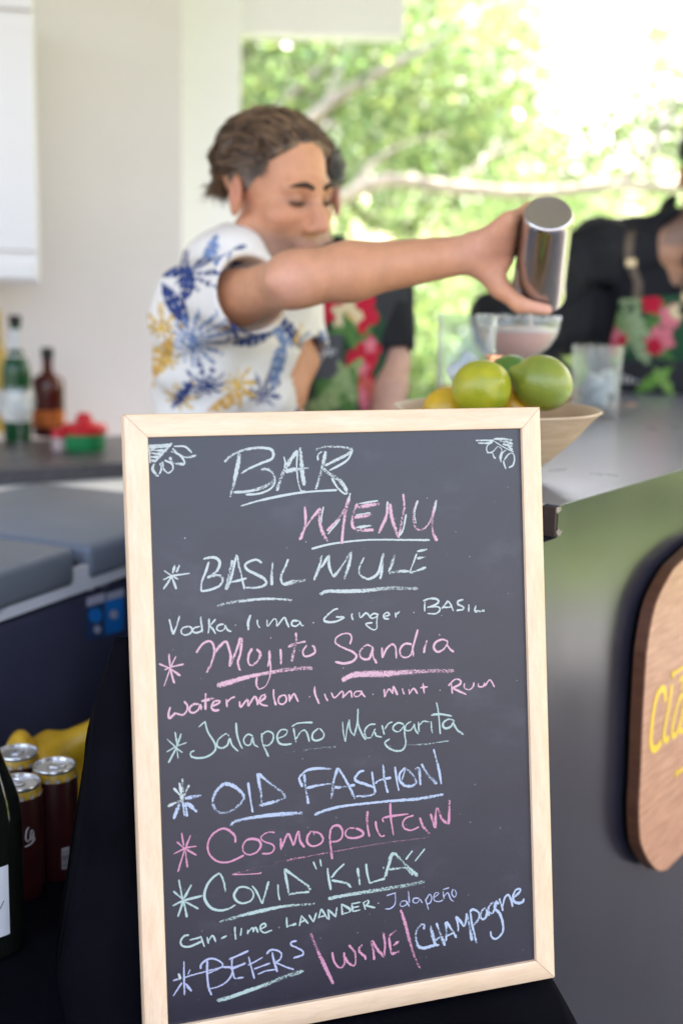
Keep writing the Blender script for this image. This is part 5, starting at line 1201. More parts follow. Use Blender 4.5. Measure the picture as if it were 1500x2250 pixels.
# ---------------------------------------------------------------- the man with the shaker
r, f = frame(R_(50)); hr = R_(47)
JA = dict(r=r, f=f, head=P(606, 424, 2.03), HM=head_axes(hr, R_(10), R_(-4)), neck=P(532, 640, 2.075), skin=(0.63, 0.29, 0.155), stubble=0.6, hs=1.02)
JA['chest'] = P(528, 770, 2.08); JA['pelvis'] = A3(JA['chest'][0]-0.03, 2.15, 0.96)
JA['shr'] = P(432, 682, 1.965); JA['shl'] = P(605, 690, 2.17)
JA['elr'] = P(650, 614, 1.705); JA['wrr'] = P(1046, 556, 1.705)
JA['ell'] = P(642, 800, 2.12); JA['wrl'] = P(560, 1010, 2.0)
px_, py_ = JA['pelvis'][:2]
JA['legs'] = [(A3(px_, py_, 0.90)+r*0.085, A3(px_, py_, 0.48)+r*0.095+f*0.02, A3(px_, py_, 0.08)+r*0.10-f*0.02), (A3(px_, py_, 0.90)-r*0.085, A3(px_, py_, 0.48)-r*0.095+f*0.02, A3(px_, py_, 0.08)-r*0.10-f*0.02)]
Lv = nrm(-CR-s_ax*((-CR)@s_ax)); Fv = nrm(np.cross(Lv, s_ax)); Fv = Fv if Fv @ (CO-sh_m) > 0 else -Fv
def on_tin(phi, t, off):
    R0 = rm+(rbs-rm)*t; return sh_m+s_ax*(t*s_len)+(R0+off)*(math.cos(R_(phi))*Lv+math.sin(R_(phi))*Fv)
def grip(B):
    w = JA['wrr']
    kn = []
    for k, (t, r0, reach) in enumerate(((0.40, .0098, 132), (0.54, .0100, 138), (0.67, .0095, 132), (0.79, .0083, 118))):
        k0 = on_tin(-8-4*k, t+0.02, 0.020); kn.append(k0)
        B.cone(w+(k0-w)*0.05, k0, 0.021, 0.0135, 0.014)
        B.chain([k0, on_tin(-55-3*k, t, 0.0135), on_tin(-(reach*0.70), t-0.01, 0.0095), on_tin(-reach, t-0.03, 0.0085)], [r0*1.25, r0*1.08, r0, r0*0.82], 0.005)
    a = w+(on_tin(22, 0.22, 0.03)-w)*0.28
    B.cone(w, a, 0.024, 0.020, 0.015)
    B.chain([a, on_tin(20, 0.24, 0.026), on_tin(52, 0.16, 0.0150), on_tin(98, 0.115, 0.0090)], [0.018, 0.0136, 0.0112, 0.0086], 0.008)
    B.cone(on_tin(8, 0.30, 0.030), kn[0], 0.012, 0.012, 0.012)
def lefthand_A(B): relaxed_hand(B, JA['wrl'], A3(-0.35, -0.6, -0.55), A3(0.7, -0.5, 0), A3(0.2, 0.2, -1))
JA['flush'] = [(JA['elr']+A3(-0.01, -0.03, -0.005), 0.030, (0.74, 0.37, 0.26)), (on_tin(-10, 0.55, 0.03), 0.045, (0.68, 0.31, 0.21)), (on_tin(90, 0.12, 0.01), 0.03, (0.74, 0.37, 0.27)), (JA['wrr'], 0.04, (0.68, 0.34, 0.22))]
JA['hands'] = [grip, lefthand_A]; JA['extra'] = [sh_m, sh_b]
man, pA = make_person(JA, 'man in a white palm leaf shirt, arm stretched out pouring from the shaker')
sl = JA['shr']+(JA['elr']-JA['shr'])*0.56
S = shirt_field(JA, 0.0042, 0.012, [JA['shr'], sl], [JA['shl'], JA['shl']+(JA['ell']-JA['shl'])*0.72], (0.066, 0.063), 5, hem=0.80, amp=0.0026)
# collar lying open round the neck
nk = JA['neck']+nrm(JA['head']-JA['neck'])*0.035
S.chain([nk-f*0.058, nk+r*0.058-f*0.02, nk+r*0.062+f*0.03-Zv*0.012, nk+r*0.03+f*0.075-Zv*0.05], [0.012, 0.012, 0.013, 0.010], 0.010)
S.chain([nk-f*0.058, nk-r*0.058-f*0.02, nk-r*0.062+f*0.03-Zv*0.012, nk-r*0.03+f*0.075-Zv*0.05], [0.012, 0.012, 0.013, 0.010], 0.010)
V, F = S.mesh(); col = np.tile(np.array((0.79, 0.73, 0.66)), (len(V), 1))
NV, YE, LB, OR = (0.035, 0.060, 0.20), (0.74, 0.46, 0.12), (0.20, 0.28, 0.48), (0.72, 0.40, 0.10)
rsA = np.random.RandomState(12)
for kind, px, py, R, n, ph, cc in (
    ('frond', 372, 735, .045, 9, 1.6, YE), ('leaf', 366, 790, .040, 3, 1.3, OR), ('frond', 385, 800, .036, 7, 2.4, YE), ('frond', 492, 690, .045, 9, 0.7, YE), ('leaf', 512, 705, .035, 3, 1.0, OR),
    ('frond', 524, 850, .050, 9, -0.6, YE), ('leaf', 506, 885, .040, 3, 0.5, OR), ('frond', 398, 880, .04, 8, 1.0, YE),
    ('frond', 428, 628, .048, 11, 0.6, NV), ('leaf', 438, 650, .030, 3, 1.4, NV), ('leaf', 392, 618, .022, 2, 0.2, NV), ('leaf', 495, 602, .042, 3, 1.05, NV), ('leaf', 455, 610, .03, 3, 0.9, NV), ('leaf', 468, 570, .035, 3, 1.2, LB), ('leaf', 500, 560, .03, 3, 0.8, NV),
    ('leaf', 408, 690, .040, 3, -1.1, NV), ('frond', 440, 765, .066, 17, 0.4, LB), ('frond', 512, 746, .040, 11, 0.2, NV), ('leaf', 560, 755, .040, 3, 0.2, NV), ('frond', 464, 855, .048, 11, 1.9, NV), ('leaf', 410, 870, .030, 3, 1.1, NV),
    ('frond', 580, 870, .045, 9, 1.3, NV), ('leaf', 600, 790, .045, 3, 1.4, LB), ('leaf', 640, 730, .04, 3, -0.9, NV), ('frond', 655, 745, .03, 7, 0.5, YE), ('leaf', 615, 735, .035, 3, -0.8, LB), ('leaf', 545, 600, .03, 3, 0.9, LB)):
    c = P(px, py, 1.99); d0 = V-c; near = np.argmin((d0@CR)**2+(d0@CD)**2+0.02*(d0@CF)**2)
    motif(V, col, V[near], r*0.8-f*0.6*0 if False else nrm(A3(-1, -0.25, 0)), kind, R, n, math.pi-ph, cc)
for k in range(60):                                           # the print goes on round the back and down to the hem
    c = V[rsA.randint(len(V))]
    if (c-P(500, 760, 2.0)) @ CF < 0.05 and c[2] > 1.15: continue
    motif(V, col, c, nrm(A3(math.cos(k), math.sin(k), 0)), ('frond', 'leaf')[k % 2], rsA.uniform(.03, .055), 9, rsA.uniform(0, 6), (NV, YE, LB)[k % 3])
shirt = mk('shirt', V, F, M_print_cloth, man, col=col)
build_hair(man, JA['head'], JA['HM'], 1.02, 30, (0, -0.010, 0.041), (0.078, 0.089, 0.072), (0.070, 0.088, 0.80, -0.60), ((0.055, 0.029, 0.015), (0.36, 0.205, 0.105)), 4, flip=0.040, grey=(0.34, 0.31, 0.29), width=0.0095)
brows(man, pA, M_brow); lashes(man, pA, M_brow)

# ---------------------------------------------------------------- the man behind him in the floral apron
def apron(J, parent, name, h, g, top, half_top, half_bot, zbot, paintfn, drop=0.0):
    r, f = J['r'], J['f']; A = Field(np.minimum(J['shr'], J['shl'])-A3(.25, .25, .75), np.maximum(J['shr'], J['shl'])+A3(.25, .25, .1), h)
    torso(A, J, g)
    sl_, X, Y, Z = A.sl(A.lo, A.lo+A.n*A.h); c = J['chest']
    lr = (X-c[0])*r[0]+(Y-c[1])*r[1]; lf = (X-c[0])*f[0]+(Y-c[1])*f[1]
    zz = Z; w = np.where(zz > top-0.30, half_top+(half_bot-half_top)*np.clip((top-zz)/0.30, 0, 1)**1.4, half_bot)
    A.d = np.maximum(A.d, (np.abs(lr)-w).astype(np.float32)); A.d = np.maximum(A.d, (0.02-lf).astype(np.float32)+0*A.d); A.d = np.maximum(A.d, (Z-top+drop*lr).astype(np.float32)+0*A.d); A.d = np.maximum(A.d, (zbot-Z).astype(np.float32)+0*A.d)
    V, F = A.mesh(); col = np.tile(np.array((0.035, 0.035, 0.040)), (len(V), 1)); paintfn(V, col)
    return mk(name, V, F, M_apron, parent, col=col)
r, f = frame(R_(36))
JB = dict(r=r, f=f, head=P(656, 436, 2.50), HM=head_axes(R_(-4), R_(6), 0), neck=P(696, 600, 2.53), skin=(0.60, 0.34, 0.25), stubble=0.2, hs=1.0)
JB['w'] = 0.86; JB['chest'] = P(728, 770, 2.56); JB['pelvis'] = A3(JB['chest'][0]-0.01, 2.58, 0.95)
JB['shl'] = P(840, 650, 2.58); JB['shr'] = P(610, 640, 2.44)
JB['ell'] = P(858, 800, 2.54); JB['wrl'] = P(836, 985, 2.42); JB['elr'] = P(560, 810, 2.42); JB['wrr'] = P(640, 960, 2.30)
px_, py_ = JB['pelvis'][:2]
JB['legs'] = [(A3(px_, py_, 0.90)+r*0.085, A3(px_, py_, 0.48)+r*0.09+f*0.02, A3(px_, py_, 0.08)+r*0.10), (A3(px_, py_, 0.90)-r*0.085, A3(px_, py_, 0.48)-r*0.09+f*0.02, A3(px_, py_, 0.08)-r*0.10)]
JB['hands'] = [lambda B: relaxed_hand(B, JB['wrl'], A3(-0.1, -0.3, -1), A3(0, -1, 0), A3(-1, 0, 0)), lambda B: relaxed_hand(B, JB['wrr'], A3(0.4, -0.7, -0.3), A3(-0.4, -0.3, 0.8), A3(0.3, 0.2, -1))]
manB, pB = make_person(JB, 'man in a black tee and tropical flower apron standing behind the man with the shaker')
S = shirt_field(JB, 0.006, 0.010, [JB['shr'], JB['shr']+(JB['elr']-JB['shr'])*0.8], [JB['shl'], JB['shl']+(JB['ell']-JB['shl'])*0.78], (0.060, 0.057), 9, coll=0.004)
mk('shirt', *S.mesh(), M_black_cloth, manB)
RED, PNK, GRN, DGR, CRM, GRY = (0.55, 0.015, 0.045), (0.75, 0.20, 0.25), (0.10, 0.22, 0.06), (0.02, 0.07, 0.035), (0.75, 0.62, 0.38), (0.085, 0.085, 0.095)
def near_px(V, px, py, d):
    c = P(px, py, d); d0 = V-c; return V[np.argmin((d0@CR)**2+(d0@CD)**2+0.02*(d0@CF)**2)]
def paintB(V, col):
    ax_ = nrm(A3(-1, -0.35, 0))
    for kind, px, py, R, n, ph, cc in (('blob', 755, 690, .11, 3, 0, DGR), ('blob', 785, 800, .10, 3, 0, DGR), ('leaf', 705, 672, .05, 3, 0.5, GRN), ('leaf', 800, 745, .05, 3, 1.2, GRN), ('leaf', 760, 850, .075, 3, 0.9, (0.30, 0.42, 0.16)), ('leaf', 735, 870, .06, 3, 0.3, (0.36, 0.46, 0.2)), ('leaf', 712, 860, .06, 3, 1.5, GRN), ('leaf', 770, 740, .04, 3, 2.2, GRN),
        ('flower', 732, 676, .044, 5, .3, RED), ('flower', 795, 684, .046, 5, .9, RED), ('flower', 762, 696, .036, 5, .1, CRM), ('flower', 768, 702, .016, 3, .1, (0.8, 0.50, 0.2)), ('leaf', 775, 735, .05, 3, 2.0, GRN), ('leaf', 745, 725, .03, 3, 0.4, GRN), ('flower', 812, 768, .034, 5, .2, RED), ('flower', 816, 752, .018, 5, .4, PNK), ('flower', 782, 818, .050, 5, .6, RED), ('flower', 796, 808, .018, 5, .1, PNK), ('flower', 806, 858, .034, 5, .6, (0.6, 0.12, 0.10)), ('leaf', 800, 885, .04, 3, 1.9, PNK)):
        motif(V, col, near_px(V, px, py, 2.43), ax_, kind, R, n, math.pi-ph, cc)
    m = np.zeros(len(V), bool)
    c = near_px(V, 718, 755, 2.43); d = V-c; a = d@nrm(A3(1, 0.35, 0)); m = (a < 0.032) & (a > -0.2) & (d[:, 2] < 0.018) & (d[:, 2] > -0.075); col[m] = GRY
    for px, py, R, ph, cc in ((745, 850, .08, 0.9, (0.30, 0.42, 0.16)), (725, 880, .06, 0.4, (0.36, 0.46, 0.2)), (770, 875, .07, 1.5, GRN), (760, 840, .05, 2.0, (0.34, 0.44, 0.2))): motif(V, col, near_px(V, px, py, 2.43), ax_, 'leaf', R, 3, math.pi-ph, cc)
ap = apron(JB, manB, 'apron', 0.0048, 0.017, JB['chest'][2]+0.135, 0.115, 0.145, 0.62, paintB)
mb = MB(); V_ = np.array([v.co[:] for v in ap.data.vertices])+BASE[ap.name]; c = near_px(V_, 722, 772, 2.43)
for k in range(7): mb.box(c+r*(-0.040+0.013*k)*-1+f*0.004+A3(0, 0, 0.002*math.sin(k*2)), (0.008, 0.004, 0.011+0.004*(k % 3 == 0)), [r, f, Zv])
mb.build('apron_logo', mat('pale_embroidery', (0.42, 0.42, 0.44), 0.7, 0.2), ap)
build_hair(manB, JB['head'], JB['HM'], 1.0, 22, (0, -0.014, 0.044), (0.077, 0.094, 0.077), (0.065, 0.092, 0.80, -0.60), ((0.10, 0.085, 0.07), (0.28, 0.26, 0.24)), 8, h=0.005, flip=0.004, cut=-0.1)
brows(manB, pB, M_brow); lashes(manB, pB, M_brow)

# ---------------------------------------------------------------- the barman at the right edge
r, f = frame(R_(-14))
JC = dict(r=r, f=f, head=P(1572, 392, 2.93), HM=head_axes(R_(-20), R_(22), R_(6)), neck=P(1502, 528, 2.98), skin=(0.52, 0.27, 0.165), stubble=0.7, hs=1.0)
JC['chest'] = P(1452, 745, 2.99); JC['pelvis'] = A3(JC['chest'][0]+0.05, 3.14, 0.95)
JC['shr'] = P(1308, 546, 2.93); JC['shl'] = P(1660, 590, 3.05)
JC['elr'] = P(1098, 706, 2.80); JC['wrr'] = P(1238, 880, 2.68)
JC['ell'] = P(1700, 850, 2.98); JC['wrl'] = P(1640, 930, 2.78); JC['w'] = 1.08
px_, py_ = JC['pelvis'][:2]
JC['legs'] = [(A3(px_, py_, 0.90)+r*0.085, A3(px_, py_, 0.48)+r*0.09+f*0.02, A3(px_, py_, 0.08)+r*0.10), (A3(px_, py_, 0.90)-r*0.085, A3(px_, py_, 0.48)-r*0.09+f*0.02, A3(px_, py_, 0.08)-r*0.10)]
JC['hands'] = [lambda B: relaxed_hand(B, JC['wrr'], A3(0.6, -0.4, -0.25), A3(0, -0.5, 0.8), A3(0.3, 0.6, -0.5)), lambda B: relaxed_hand(B, JC['wrl'], A3(-0.6, -0.4, -0.15), A3(0, -0.5, 0.8), A3(-0.3, 0.6, -0.5))]
manC, pC = make_person(JC, 'barman in a black long-sleeved shirt and tropical apron at the right edge, elbow out')
wv = lambda a, b, t: a+(b-a)*t
S = shirt_field(JC, 0.006, 0.014, [JC['shr'], JC['elr'], wv(JC['elr'], JC['wrr'], 0.9)], [JC['shl'], JC['ell'], wv(JC['ell'], JC['wrl'], 0.9)], (0.068, 0.050), 14, amp=0.0036)
nk = JC['neck']+nrm(JC['head']-JC['neck'])*0.03
S.chain([nk-f*0.06-Zv*0.01, nk+r*0.058-f*0.01-Zv*0.02, nk+r*0.050+f*0.05-Zv*0.035, nk+r*0.035+f*0.085-Zv*0.085], [0.013, 0.013, 0.013, 0.009], 0.010)
S.chain([nk-f*0.06, nk-r*0.062-f*0.01, nk-r*0.055+f*0.05-Zv*0.03, nk-r*0.035+f*0.085-Zv*0.085], [0.013, 0.013, 0.013, 0.009], 0.010)
S.cone(P(1300, 700, 3.02), P(1190, 735, 2.88), 0.075, 0.060, 0.03); S.cone(P(1295, 620, 3.02), P(1215, 690, 2.90), 0.075, 0.055, 0.03); S.ripple(0.0018, (50, 70, 90), 31)
vn = P(1484, 535, 2.885); S.ell(vn, (0.040, 0.07, 0.085), None, 0.006, True); S.ell(vn-Zv*0.06, (0.022, 0.07, 0.05), None, 0.006, True)
mk('shirt', *S.mesh(), M_black_cloth, manC)
def paintC(V, col):
    ax_ = nrm(A3(-1, 0.2, 0))
    col[V[:, 2] > P(1400, 792, 2.87)[2]] = DGR
    for kind, px, py, R, n, ph, cc in (('leaf', 1385, 690, .07, 3, 1.5, (0.30, 0.40, 0.20)), ('leaf', 1350, 700, .06, 3, 2.2, (0.22, 0.32, 0.12)), ('leaf', 1420, 720, .07, 3, 1.0, GRN), ('leaf', 1400, 740, .08, 3, 1.9, (0.34, 0.44, 0.24)), ('leaf', 1370, 750, .06, 3, 1.2, (0.30, 0.38, 0.18)), ('leaf', 1440, 770, .05, 3, 2.6, GRN), ('leaf', 1355, 655, .04, 3, 0.4, (0.4, 0.48, 0.26)),
        ('flower', 1318, 745, .040, 5, .3, RED), ('flower', 1325, 728, .022, 5, .3, PNK), ('flower', 1425, 672, .026, 5, .2, RED), ('flower', 1462, 700, .030, 5, .2, PNK), ('flower', 1475, 690, .02, 5, .2, CRM), ('flower', 1445, 750, .036, 5, .8, PNK), ('flower', 1432, 762, .022, 5, .1, RED), ('leaf', 1440, 835, .055, 2, 0.7, (0.22, 0.45, 0.08)), ('leaf', 1465, 840, .045, 2, 2.2, (0.30, 0.50, 0.12))):
        motif(V, col, near_px(V, px, py, 2.87), ax_, kind, R, n, math.pi-ph, cc)
ap = apron(JC, manC, 'apron', 0.0055, 0.024, P(1400, 648, 2.87)[2], 0.105, 0.17, 0.62, paintC, drop=0.10)
V_ = np.array([v.co[:] for v in ap.data.vertices])+BASE[ap.name]; c = near_px(V_, 1385, 828, 2.87); mb = MB()
for k in range(6): mb.box(c+r*(0.030-0.013*k)+f*0.004, (0.008, 0.004, 0.016), [r, f, Zv])
mb.build('apron_logo', mat('pale_embroidery_two', (0.5, 0.47, 0.44), 0.7, 0.2), ap)
sv = np.array([v.co[:] for v in [o for o in manC.children if o.name.startswith('shirt')][0].data.vertices])+BASE[manC.name]
for ln in ([(1402, 492), (1398, 540), (1392, 590), (1385, 640), (1383, 655)], [(1500, 600), (1497, 640), (1492, 675), (1490, 695)]):
    pts = []
    for q in smooth_line(ln, 8):
        c = P(q[0], q[1], 2.86); d0 = sv-c; cand = (d0@CR)**2+(d0@CD)**2; near = cand < 0.0003
        k = np.argmin(np.where(near, d0@CF, 9)) if near.any() else np.argmin(cand); pts.append(sv[k]-CF*0.004)
    pts = np.array(pts); pts = np.stack([np.convolve(np.pad(pts[:, i], 3, 'edge'), np.ones(7)/7, 'valid') for i in range(3)], 1)
    mb = MB(); V = []
    for i, q in enumerate(pts): V += [q-A3(0.011, 0, 0)-CF*0.004, q+A3(0.011, 0, 0)-CF*0.004, q+A3(0.011, 0, 0)+CF*0.001, q-A3(0.011, 0, 0)+CF*0.001]
    n = len(pts); F = [(i*4+a, i*4+(a+1) % 4, i*4+4+(a+1) % 4, i*4+4+a) for i in range(n-1) for a in range(4)]+[(3, 2, 1, 0), tuple((n-1)*4+a for a in range(4))]
    stp = mb.add(V, F).build('apron_strap', M_strap, manC)
    q = pts[n//2]; MB().box(q-CF*0.006, (0.026, 0.006, 0.020), bev=0.002).build('buckle', M_brass, stp)
build_hair(manC, JC['head'], JC['HM'], 1.0, 20, (0, -0.018, 0.050), (0.080, 0.102, 0.087), (0.065, 0.088, 0.80, -0.60), ((0.02, 0.013, 0.01), (0.05, 0.03, 0.02)), 6, h=0.006, flip=0.002)
brows(manC, pC, M_brow); lashes(manC, pC, M_brow)
# ================================================================= the garden
def mat_leaf(name, tr=0.45):
    m, nt, b = new_mat(name)
    a = nt.nodes.new('ShaderNodeAttribute'); a.attribute_name = 'Col'
    nt.links.new(a.outputs['Color'], b.inputs['Base Color']); b.inputs['Roughness'].default_value = 0.38; b.inputs['Specular IOR Level'].default_value = 0.6
    t = nt.nodes.new('ShaderNodeBsdfTranslucent'); hs = nt.nodes.new('ShaderNodeMixRGB'); hs.blend_type = 'MULTIPLY'; hs.inputs[0].default_value = 1; hs.inputs[2].default_value = (1.3, 1.45, 1.15, 1)
    nt.links.new(a.outputs['Color'], hs.inputs[1]); nt.links.new(hs.outputs[0], t.inputs['Color'])
    mx = nt.nodes.new('ShaderNodeMixShader'); mx.inputs[0].default_value = tr
    nt.links.new(b.outputs[0], mx.inputs[1]); nt.links.new(t.outputs[0], mx.inputs[2]); nt.links.new(mx.outputs[0], nt.nodes['Material Output'].inputs['Surface'])
    return m
M_leaf = mat_leaf('leaf')
M_bark = mat('pale_bark', (0.50, 0.43, 0.36), 0.85, 0.2, var=0.3, vscale=14, bump=0.4, bscale=40, stretch=(1, 1, 0.3))
M_barkd = mat('brown_bark', (0.20, 0.15, 0.11), 0.9, 0.2, var=0.3, vscale=14, bump=0.4, bscale=40, stretch=(1, 1, 0.3))
def leaves(centers, radii, per, size, cols, seed, flat=0.75):
    rs = np.random.RandomState(seed); C = []; COLs = []
    for c, R in zip(centers, radii):
        n = int(per*rs.uniform(0.7, 1.3)); d = rs.randn(n, 3); d /= np.linalg.norm(d, axis=1)[:, None]; q = rs.uniform(0.25, 1.0, n)**0.6
        C.append(np.asarray(c)+d*q[:, None]*R*np.array([1, 1, flat])); base = np.array(cols[rs.randint(len(cols))])
        COLs.append(base*rs.uniform(0.85, 1.6, (n, 1))*np.stack([rs.uniform(.85, 1.2, n), np.ones(n), rs.uniform(.7, 1.1, n)], 1))
    C = np.vstack(C); K = np.vstack(COLs); n = len(C)
    a = rs.randn(n, 3); a[:, 2] -= 0.5; a /= np.linalg.norm(a, axis=1)[:, None]; b = np.cross(a, rs.randn(n, 3)); b /= np.linalg.norm(b, axis=1)[:, None]
    nn = np.cross(a, b); L = size*rs.uniform(0.6, 1.3, (n, 1)); W = L*0.5
    V = np.stack([C-a*L*.5, C+b*W*.5+nn*L*.06, C+a*L*.5, C-b*W*.5+nn*L*.06], 1).reshape(-1, 3)
    F = np.arange(4*n).reshape(n, 4); return V, F, np.repeat(K, 4, 0)
G1 = [(0.095, 0.135, 0.05), (0.13, 0.17, 0.06), (0.16, 0.195, 0.075), (0.07, 0.105, 0.04)]
G2 = [(0.155, 0.205, 0.10), (0.20, 0.245, 0.13), (0.115, 0.165, 0.075)]
def limb(mb, a, b, r0, r1, rs, bend=0.12, n=7):
    a = np.asarray(a, float); b = np.asarray(b, float); L = np.linalg.norm(b-a); pts = [a]
    for i in range(1, n): t = i/n; pts.append(a+(b-a)*t+rs.randn(3)*bend*L*0.25*math.sin(t*math.pi))
    pts.append(b); pts = smooth_line(pts, L/14); mb.tube(pts, list(np.linspace(r0, r1, len(pts))), 8); return pts
def tree(label, base, H, crown_r, nclump, per, size, cols, seed, trunk_r=0.12, low=0.35, bark=None, spread=1.0, kind='tree', group='garden trees'):
    rs = np.random.RandomState(seed); base = np.asarray(base, float)
    t = thing(kind, label, 'tree', base, group); mb = MB()
    fork = base+A3(rs.uniform(-.2, .2), rs.uniform(-.2, .2), H*low); limb(mb, base-A3(0, 0, 0.05), fork, trunk_r, trunk_r*0.75, rs, 0.06)
    cen = []; rad = []
    nl = 6
    for k in range(nl):
        a = 6.283*k/nl+rs.uniform(-.4, .4); tip = base+A3(math.cos(a)*crown_r*rs.uniform(.5, .9)*spread, math.sin(a)*crown_r*rs.uniform(.5, .9), H*rs.uniform(0.6, 0.95))
        pts = limb(mb, fork, tip, trunk_r*0.5, trunk_r*0.12, rs, 0.2)
        for j in range(nclump//nl):
            q = pts[int(len(pts)*rs.uniform(0.35, 0.999))]; off = rs.randn(3); off /= np.linalg.norm(off); c = q+off*crown_r*rs.uniform(0.1, 0.42)
            if c[2] < base[2]+H*low*0.5: c[2] = base[2]+H*low*rs.uniform(.6, 1.1)
            cen.append(c); rad.append(crown_r*rs.uniform(0.16, 0.30))
            if rs.rand() < 0.5: limb(mb, q, c, trunk_r*0.10, trunk_r*0.04, rs, 0.2, 4)
    mb.build('trunk', bark or M_barkd, t, smooth=True)
    V, F, K = leaves(cen, rad, per, size, cols, seed+1); mk('crown', V, F, M_leaf, t, smooth=False, col=K)
    return t
def shrub(label, base, R, H, nclump, per, size, cols, seed, group='garden shrubs'):
    rs = np.random.RandomState(seed); base = np.asarray(base, float); t = thing('shrub', label, 'shrub', base, group); mb = MB(); cen = []; rad = []
    for k in range(nclump):
        a = rs.uniform(0, 6.283); q = rs.uniform(0, 1)**0.5; z = rs.uniform(0.12, 1.0); c = base+A3(math.cos(a)*R*q*(1.1-0.4*z), math.sin(a)*R*q*(1.1-0.4*z), H*z); cen.append(c); rad.append(R*rs.uniform(.2, .34))
        if k % 3 == 0: limb(mb, base+A3(rs.uniform(-.1, .1), rs.uniform(-.1, .1), -0.03), c, 0.018, 0.006, rs, 0.2, 4)
    mb.build('stem', M_barkd, t, smooth=True); V, F, K = leaves(cen, rad, per, size, cols, seed+1, 0.9); mk('foliage', V, F, M_leaf, t, smooth=False, col=K); return t

# the pale-limbed tree whose boughs cross the view
t0 = thing('branching_tree', 'tree with bare pale limbs crossing the view behind the men', 'tree', (-0.75, 6.2, 0)); rs = np.random.RandomState(3); mb = MB()
B_ = lambda px, py, d: P(px, py, d)
fk = B_(640, 400, 6.2)
def bough(pts, r0, r1):
    L = smooth_line([q if isinstance(q, np.ndarray) else B_(*q) for q in pts], 0.12); mb.tube(L, list(np.linspace(r0*0.8, r1*0.8, len(L))), 9)
bough([A3(-0.75, 6.2, -0.05), A3(-0.70, 6.2, 0.9), (500, 520, 6.2), (545, 440, 6.2)], 0.085, 0.055)
bough([(545, 440, 6.2), (600, 330, 6.2), (690, 255, 6.1), (755, 205, 6.1), (850, 150, 6.0), (960, 90, 6.0), (1040, 20, 6.0)], 0.055, 0.018)
bough([(690, 258, 6.1), (715, 235, 6.15), (745, 160, 6.2), (760, 90, 6.3), (775, -60, 6.3)], 0.040, 0.016)
bough([(545, 440, 6.2), (560, 300, 6.2), (640, 205, 6.2), (740, 120, 6.3)], 0.038, 0.012)
bough([(505, 400, 6.2), (600, 335, 6.15), (720, 280, 6.1), (740, 270, 6.1)], 0.036, 0.02)
bough([(500, 520, 6.2), (620, 470, 5.9), (760, 432, 5.7), (850, 396, 5.6), (1000, 414, 5.6), (1180, 424, 5.6), (1350, 408, 5.7), (1500, 412, 5.8), (1640, 380, 5.8)], 0.050, 0.026)
bough([(760, 432, 5.7), (830, 350, 5.8), (905, 310, 5.9), (980, 295, 6.0)], 0.026, 0.008)
bough([(1350, 408, 5.7), (1430, 330, 5.8), (1470, 240, 5.9), (1490, 120, 6.0)], 0.024, 0.010)
bough([(1000, 414, 5.6), (1080, 340, 5.7), (1180, 300, 5.8), (1260, 250, 5.9)], 0.018, 0.006)
mb.build('trunk', M_bark, t0, smooth=True)
cen = [B_(*q) for q in ((560, 180, 6.3), (640, 140, 6.4), (590, 260, 6.4), (700, 150, 6.4), (800, 120, 6.2), (880, 200, 6.2), (960, 120, 6.1), (1040, 60, 6.1), (780, 20, 6.4), (900, 30, 6.4), (960, 20, 6.3), (820, 330, 6.1), (930, 300, 6.1), (1010, 260, 6.1), (1110, 310, 6.0), (1450, 250, 6.1), (1490, 130, 6.2), (1230, 360, 6.1), (1420, 350, 6.1))]
cen += [B_(*q) for q in ((1110, 60, 6.5), (1130, 150, 6.5), (1150, 260, 6.6), (1095, 200, 6.4), (1440, 110, 6.9), (1500, 300, 6.8), (1400, 260, 6.8), (1190, 60, 6.6), (1200, 200, 6.7), (1330, 300, 6.7), (1440, 330, 6.7), (1260, 330, 6.6), (1480, 60, 6.9), (1470, 210, 6.9))]
V, F, K = leaves(cen, [0.34]*len(cen[:-14])+[0.27]*14, 150, 0.065, G2, 41); mk('crown', V, F, M_leaf, t0, smooth=False, col=K)

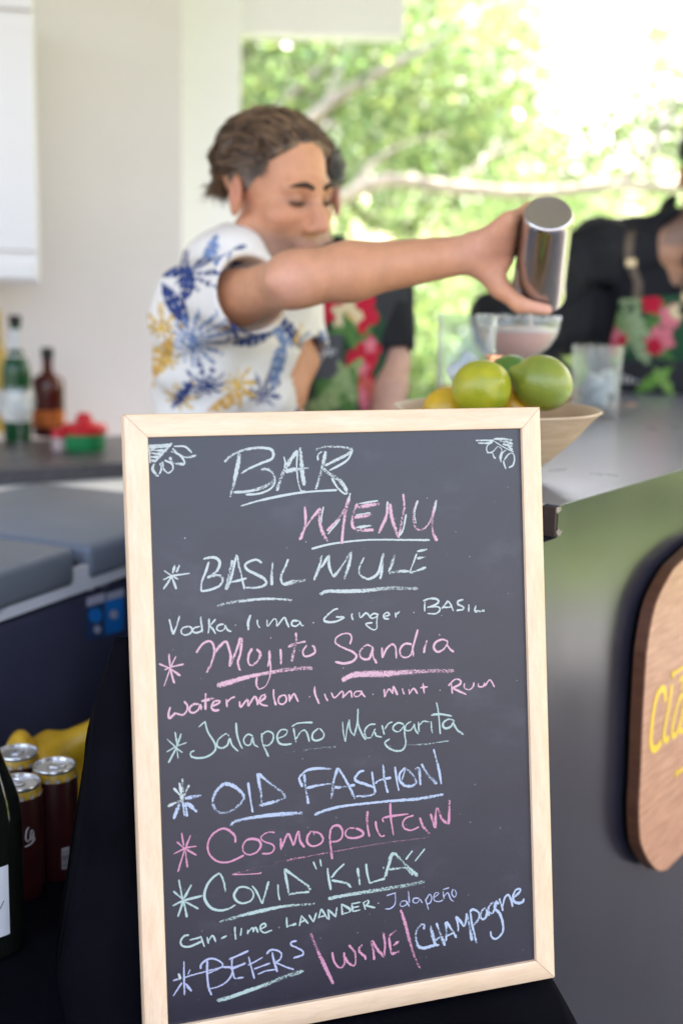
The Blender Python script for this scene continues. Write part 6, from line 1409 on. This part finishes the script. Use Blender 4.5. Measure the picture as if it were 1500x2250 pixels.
tree('broad leafy tree left of the gap of white sky, nearest the post', (-0.3, 8.6, 0), 5.6, 2.0, 150, 150, 0.075, G1+G2, 11, 0.12)
tree('tall leafy tree rising at the right of the gap of white sky', (4.0, 9.4, 0), 5.6, 1.75, 120, 140, 0.075, G1+G2, 12, 0.12)
tree('darker tree further back behind the short white beam', (-2.2, 11.5, 0), 6.5, 2.8, 140, 150, 0.09, G1, 13, 0.15)
tree('low round tree standing under the gap of white sky', (2.3, 12.5, 0), 3.0, 1.9, 100, 130, 0.085, G2, 14, 0.09, low=0.25)
tree('pale tree far back in the middle of the garden', (0.7, 13.5, 0), 5.4, 2.2, 120, 150, 0.095, G2, 17, 0.12)
tree('big tree further right, beyond the right edge of the garden view', (7.2, 7.4, 0), 5.2, 2.3, 110, 110, 0.10, G2, 15, 0.14)
tree('spreading tree at the far right side of the garden', (10.0, 4.2, 0), 4.8, 2.2, 100, 100, 0.11, G2, 16, 0.14)
shr = [(-1.2, 7.2, 0.9, 1.5, G1), (0.2, 7.0, 0.85, 1.35, G2), (1.3, 7.3, 0.9, 1.5, G2), (2.5, 7.4, 0.9, 1.6, G1), (3.7, 7.0, 1.0, 1.6, G2), (0.9, 9.4, 1.2, 2.1, G2), (2.6, 9.8, 1.2, 2.1, G2), (5.6, 6.2, 0.9, 1.4, G2), (7.8, 5.2, 1.0, 1.4, G2)]
shl = ['dark green shrub behind the man with the shaker', 'light green shrub between the black sleeve and the mixing glass', 'light green shrub behind the coupe glass', 'dark green shrub behind the barman at the right', 'light green shrub past the right edge behind the barman', 'tall pale shrub in the second row under the long bough', 'tall pale shrub in the second row below the white gap', 'light shrub right of the patio', 'light shrub at the far right of the patio']
for k, (x, y, R, H, c) in enumerate(shr): shrub(shl[k], (x, y, 0), R, H, 46, 190, 0.06, c, 60+k)
# the wood beyond reads as one mass
rsw = np.random.RandomState(77); cen = []; rad = []
for k in range(420):
    x = rsw.uniform(-9, 16); y = rsw.uniform(15.5, 18.5); top = 3.4+1.2*math.sin(x*0.55+1)-1.3*math.exp(-((x-3.6)/1.6)**2)
    cen.append((x, y, max(0.3, top*rsw.uniform(0.0, 1.0)))); rad.append(rsw.uniform(0.5, 0.9))
V, F, K = leaves(cen, rad, 75, 0.17, G2, 78); tag(mk('far_wood', V, F, M_leaf, smooth=False, col=K, base=(3, 17, 0)), kind='stuff')
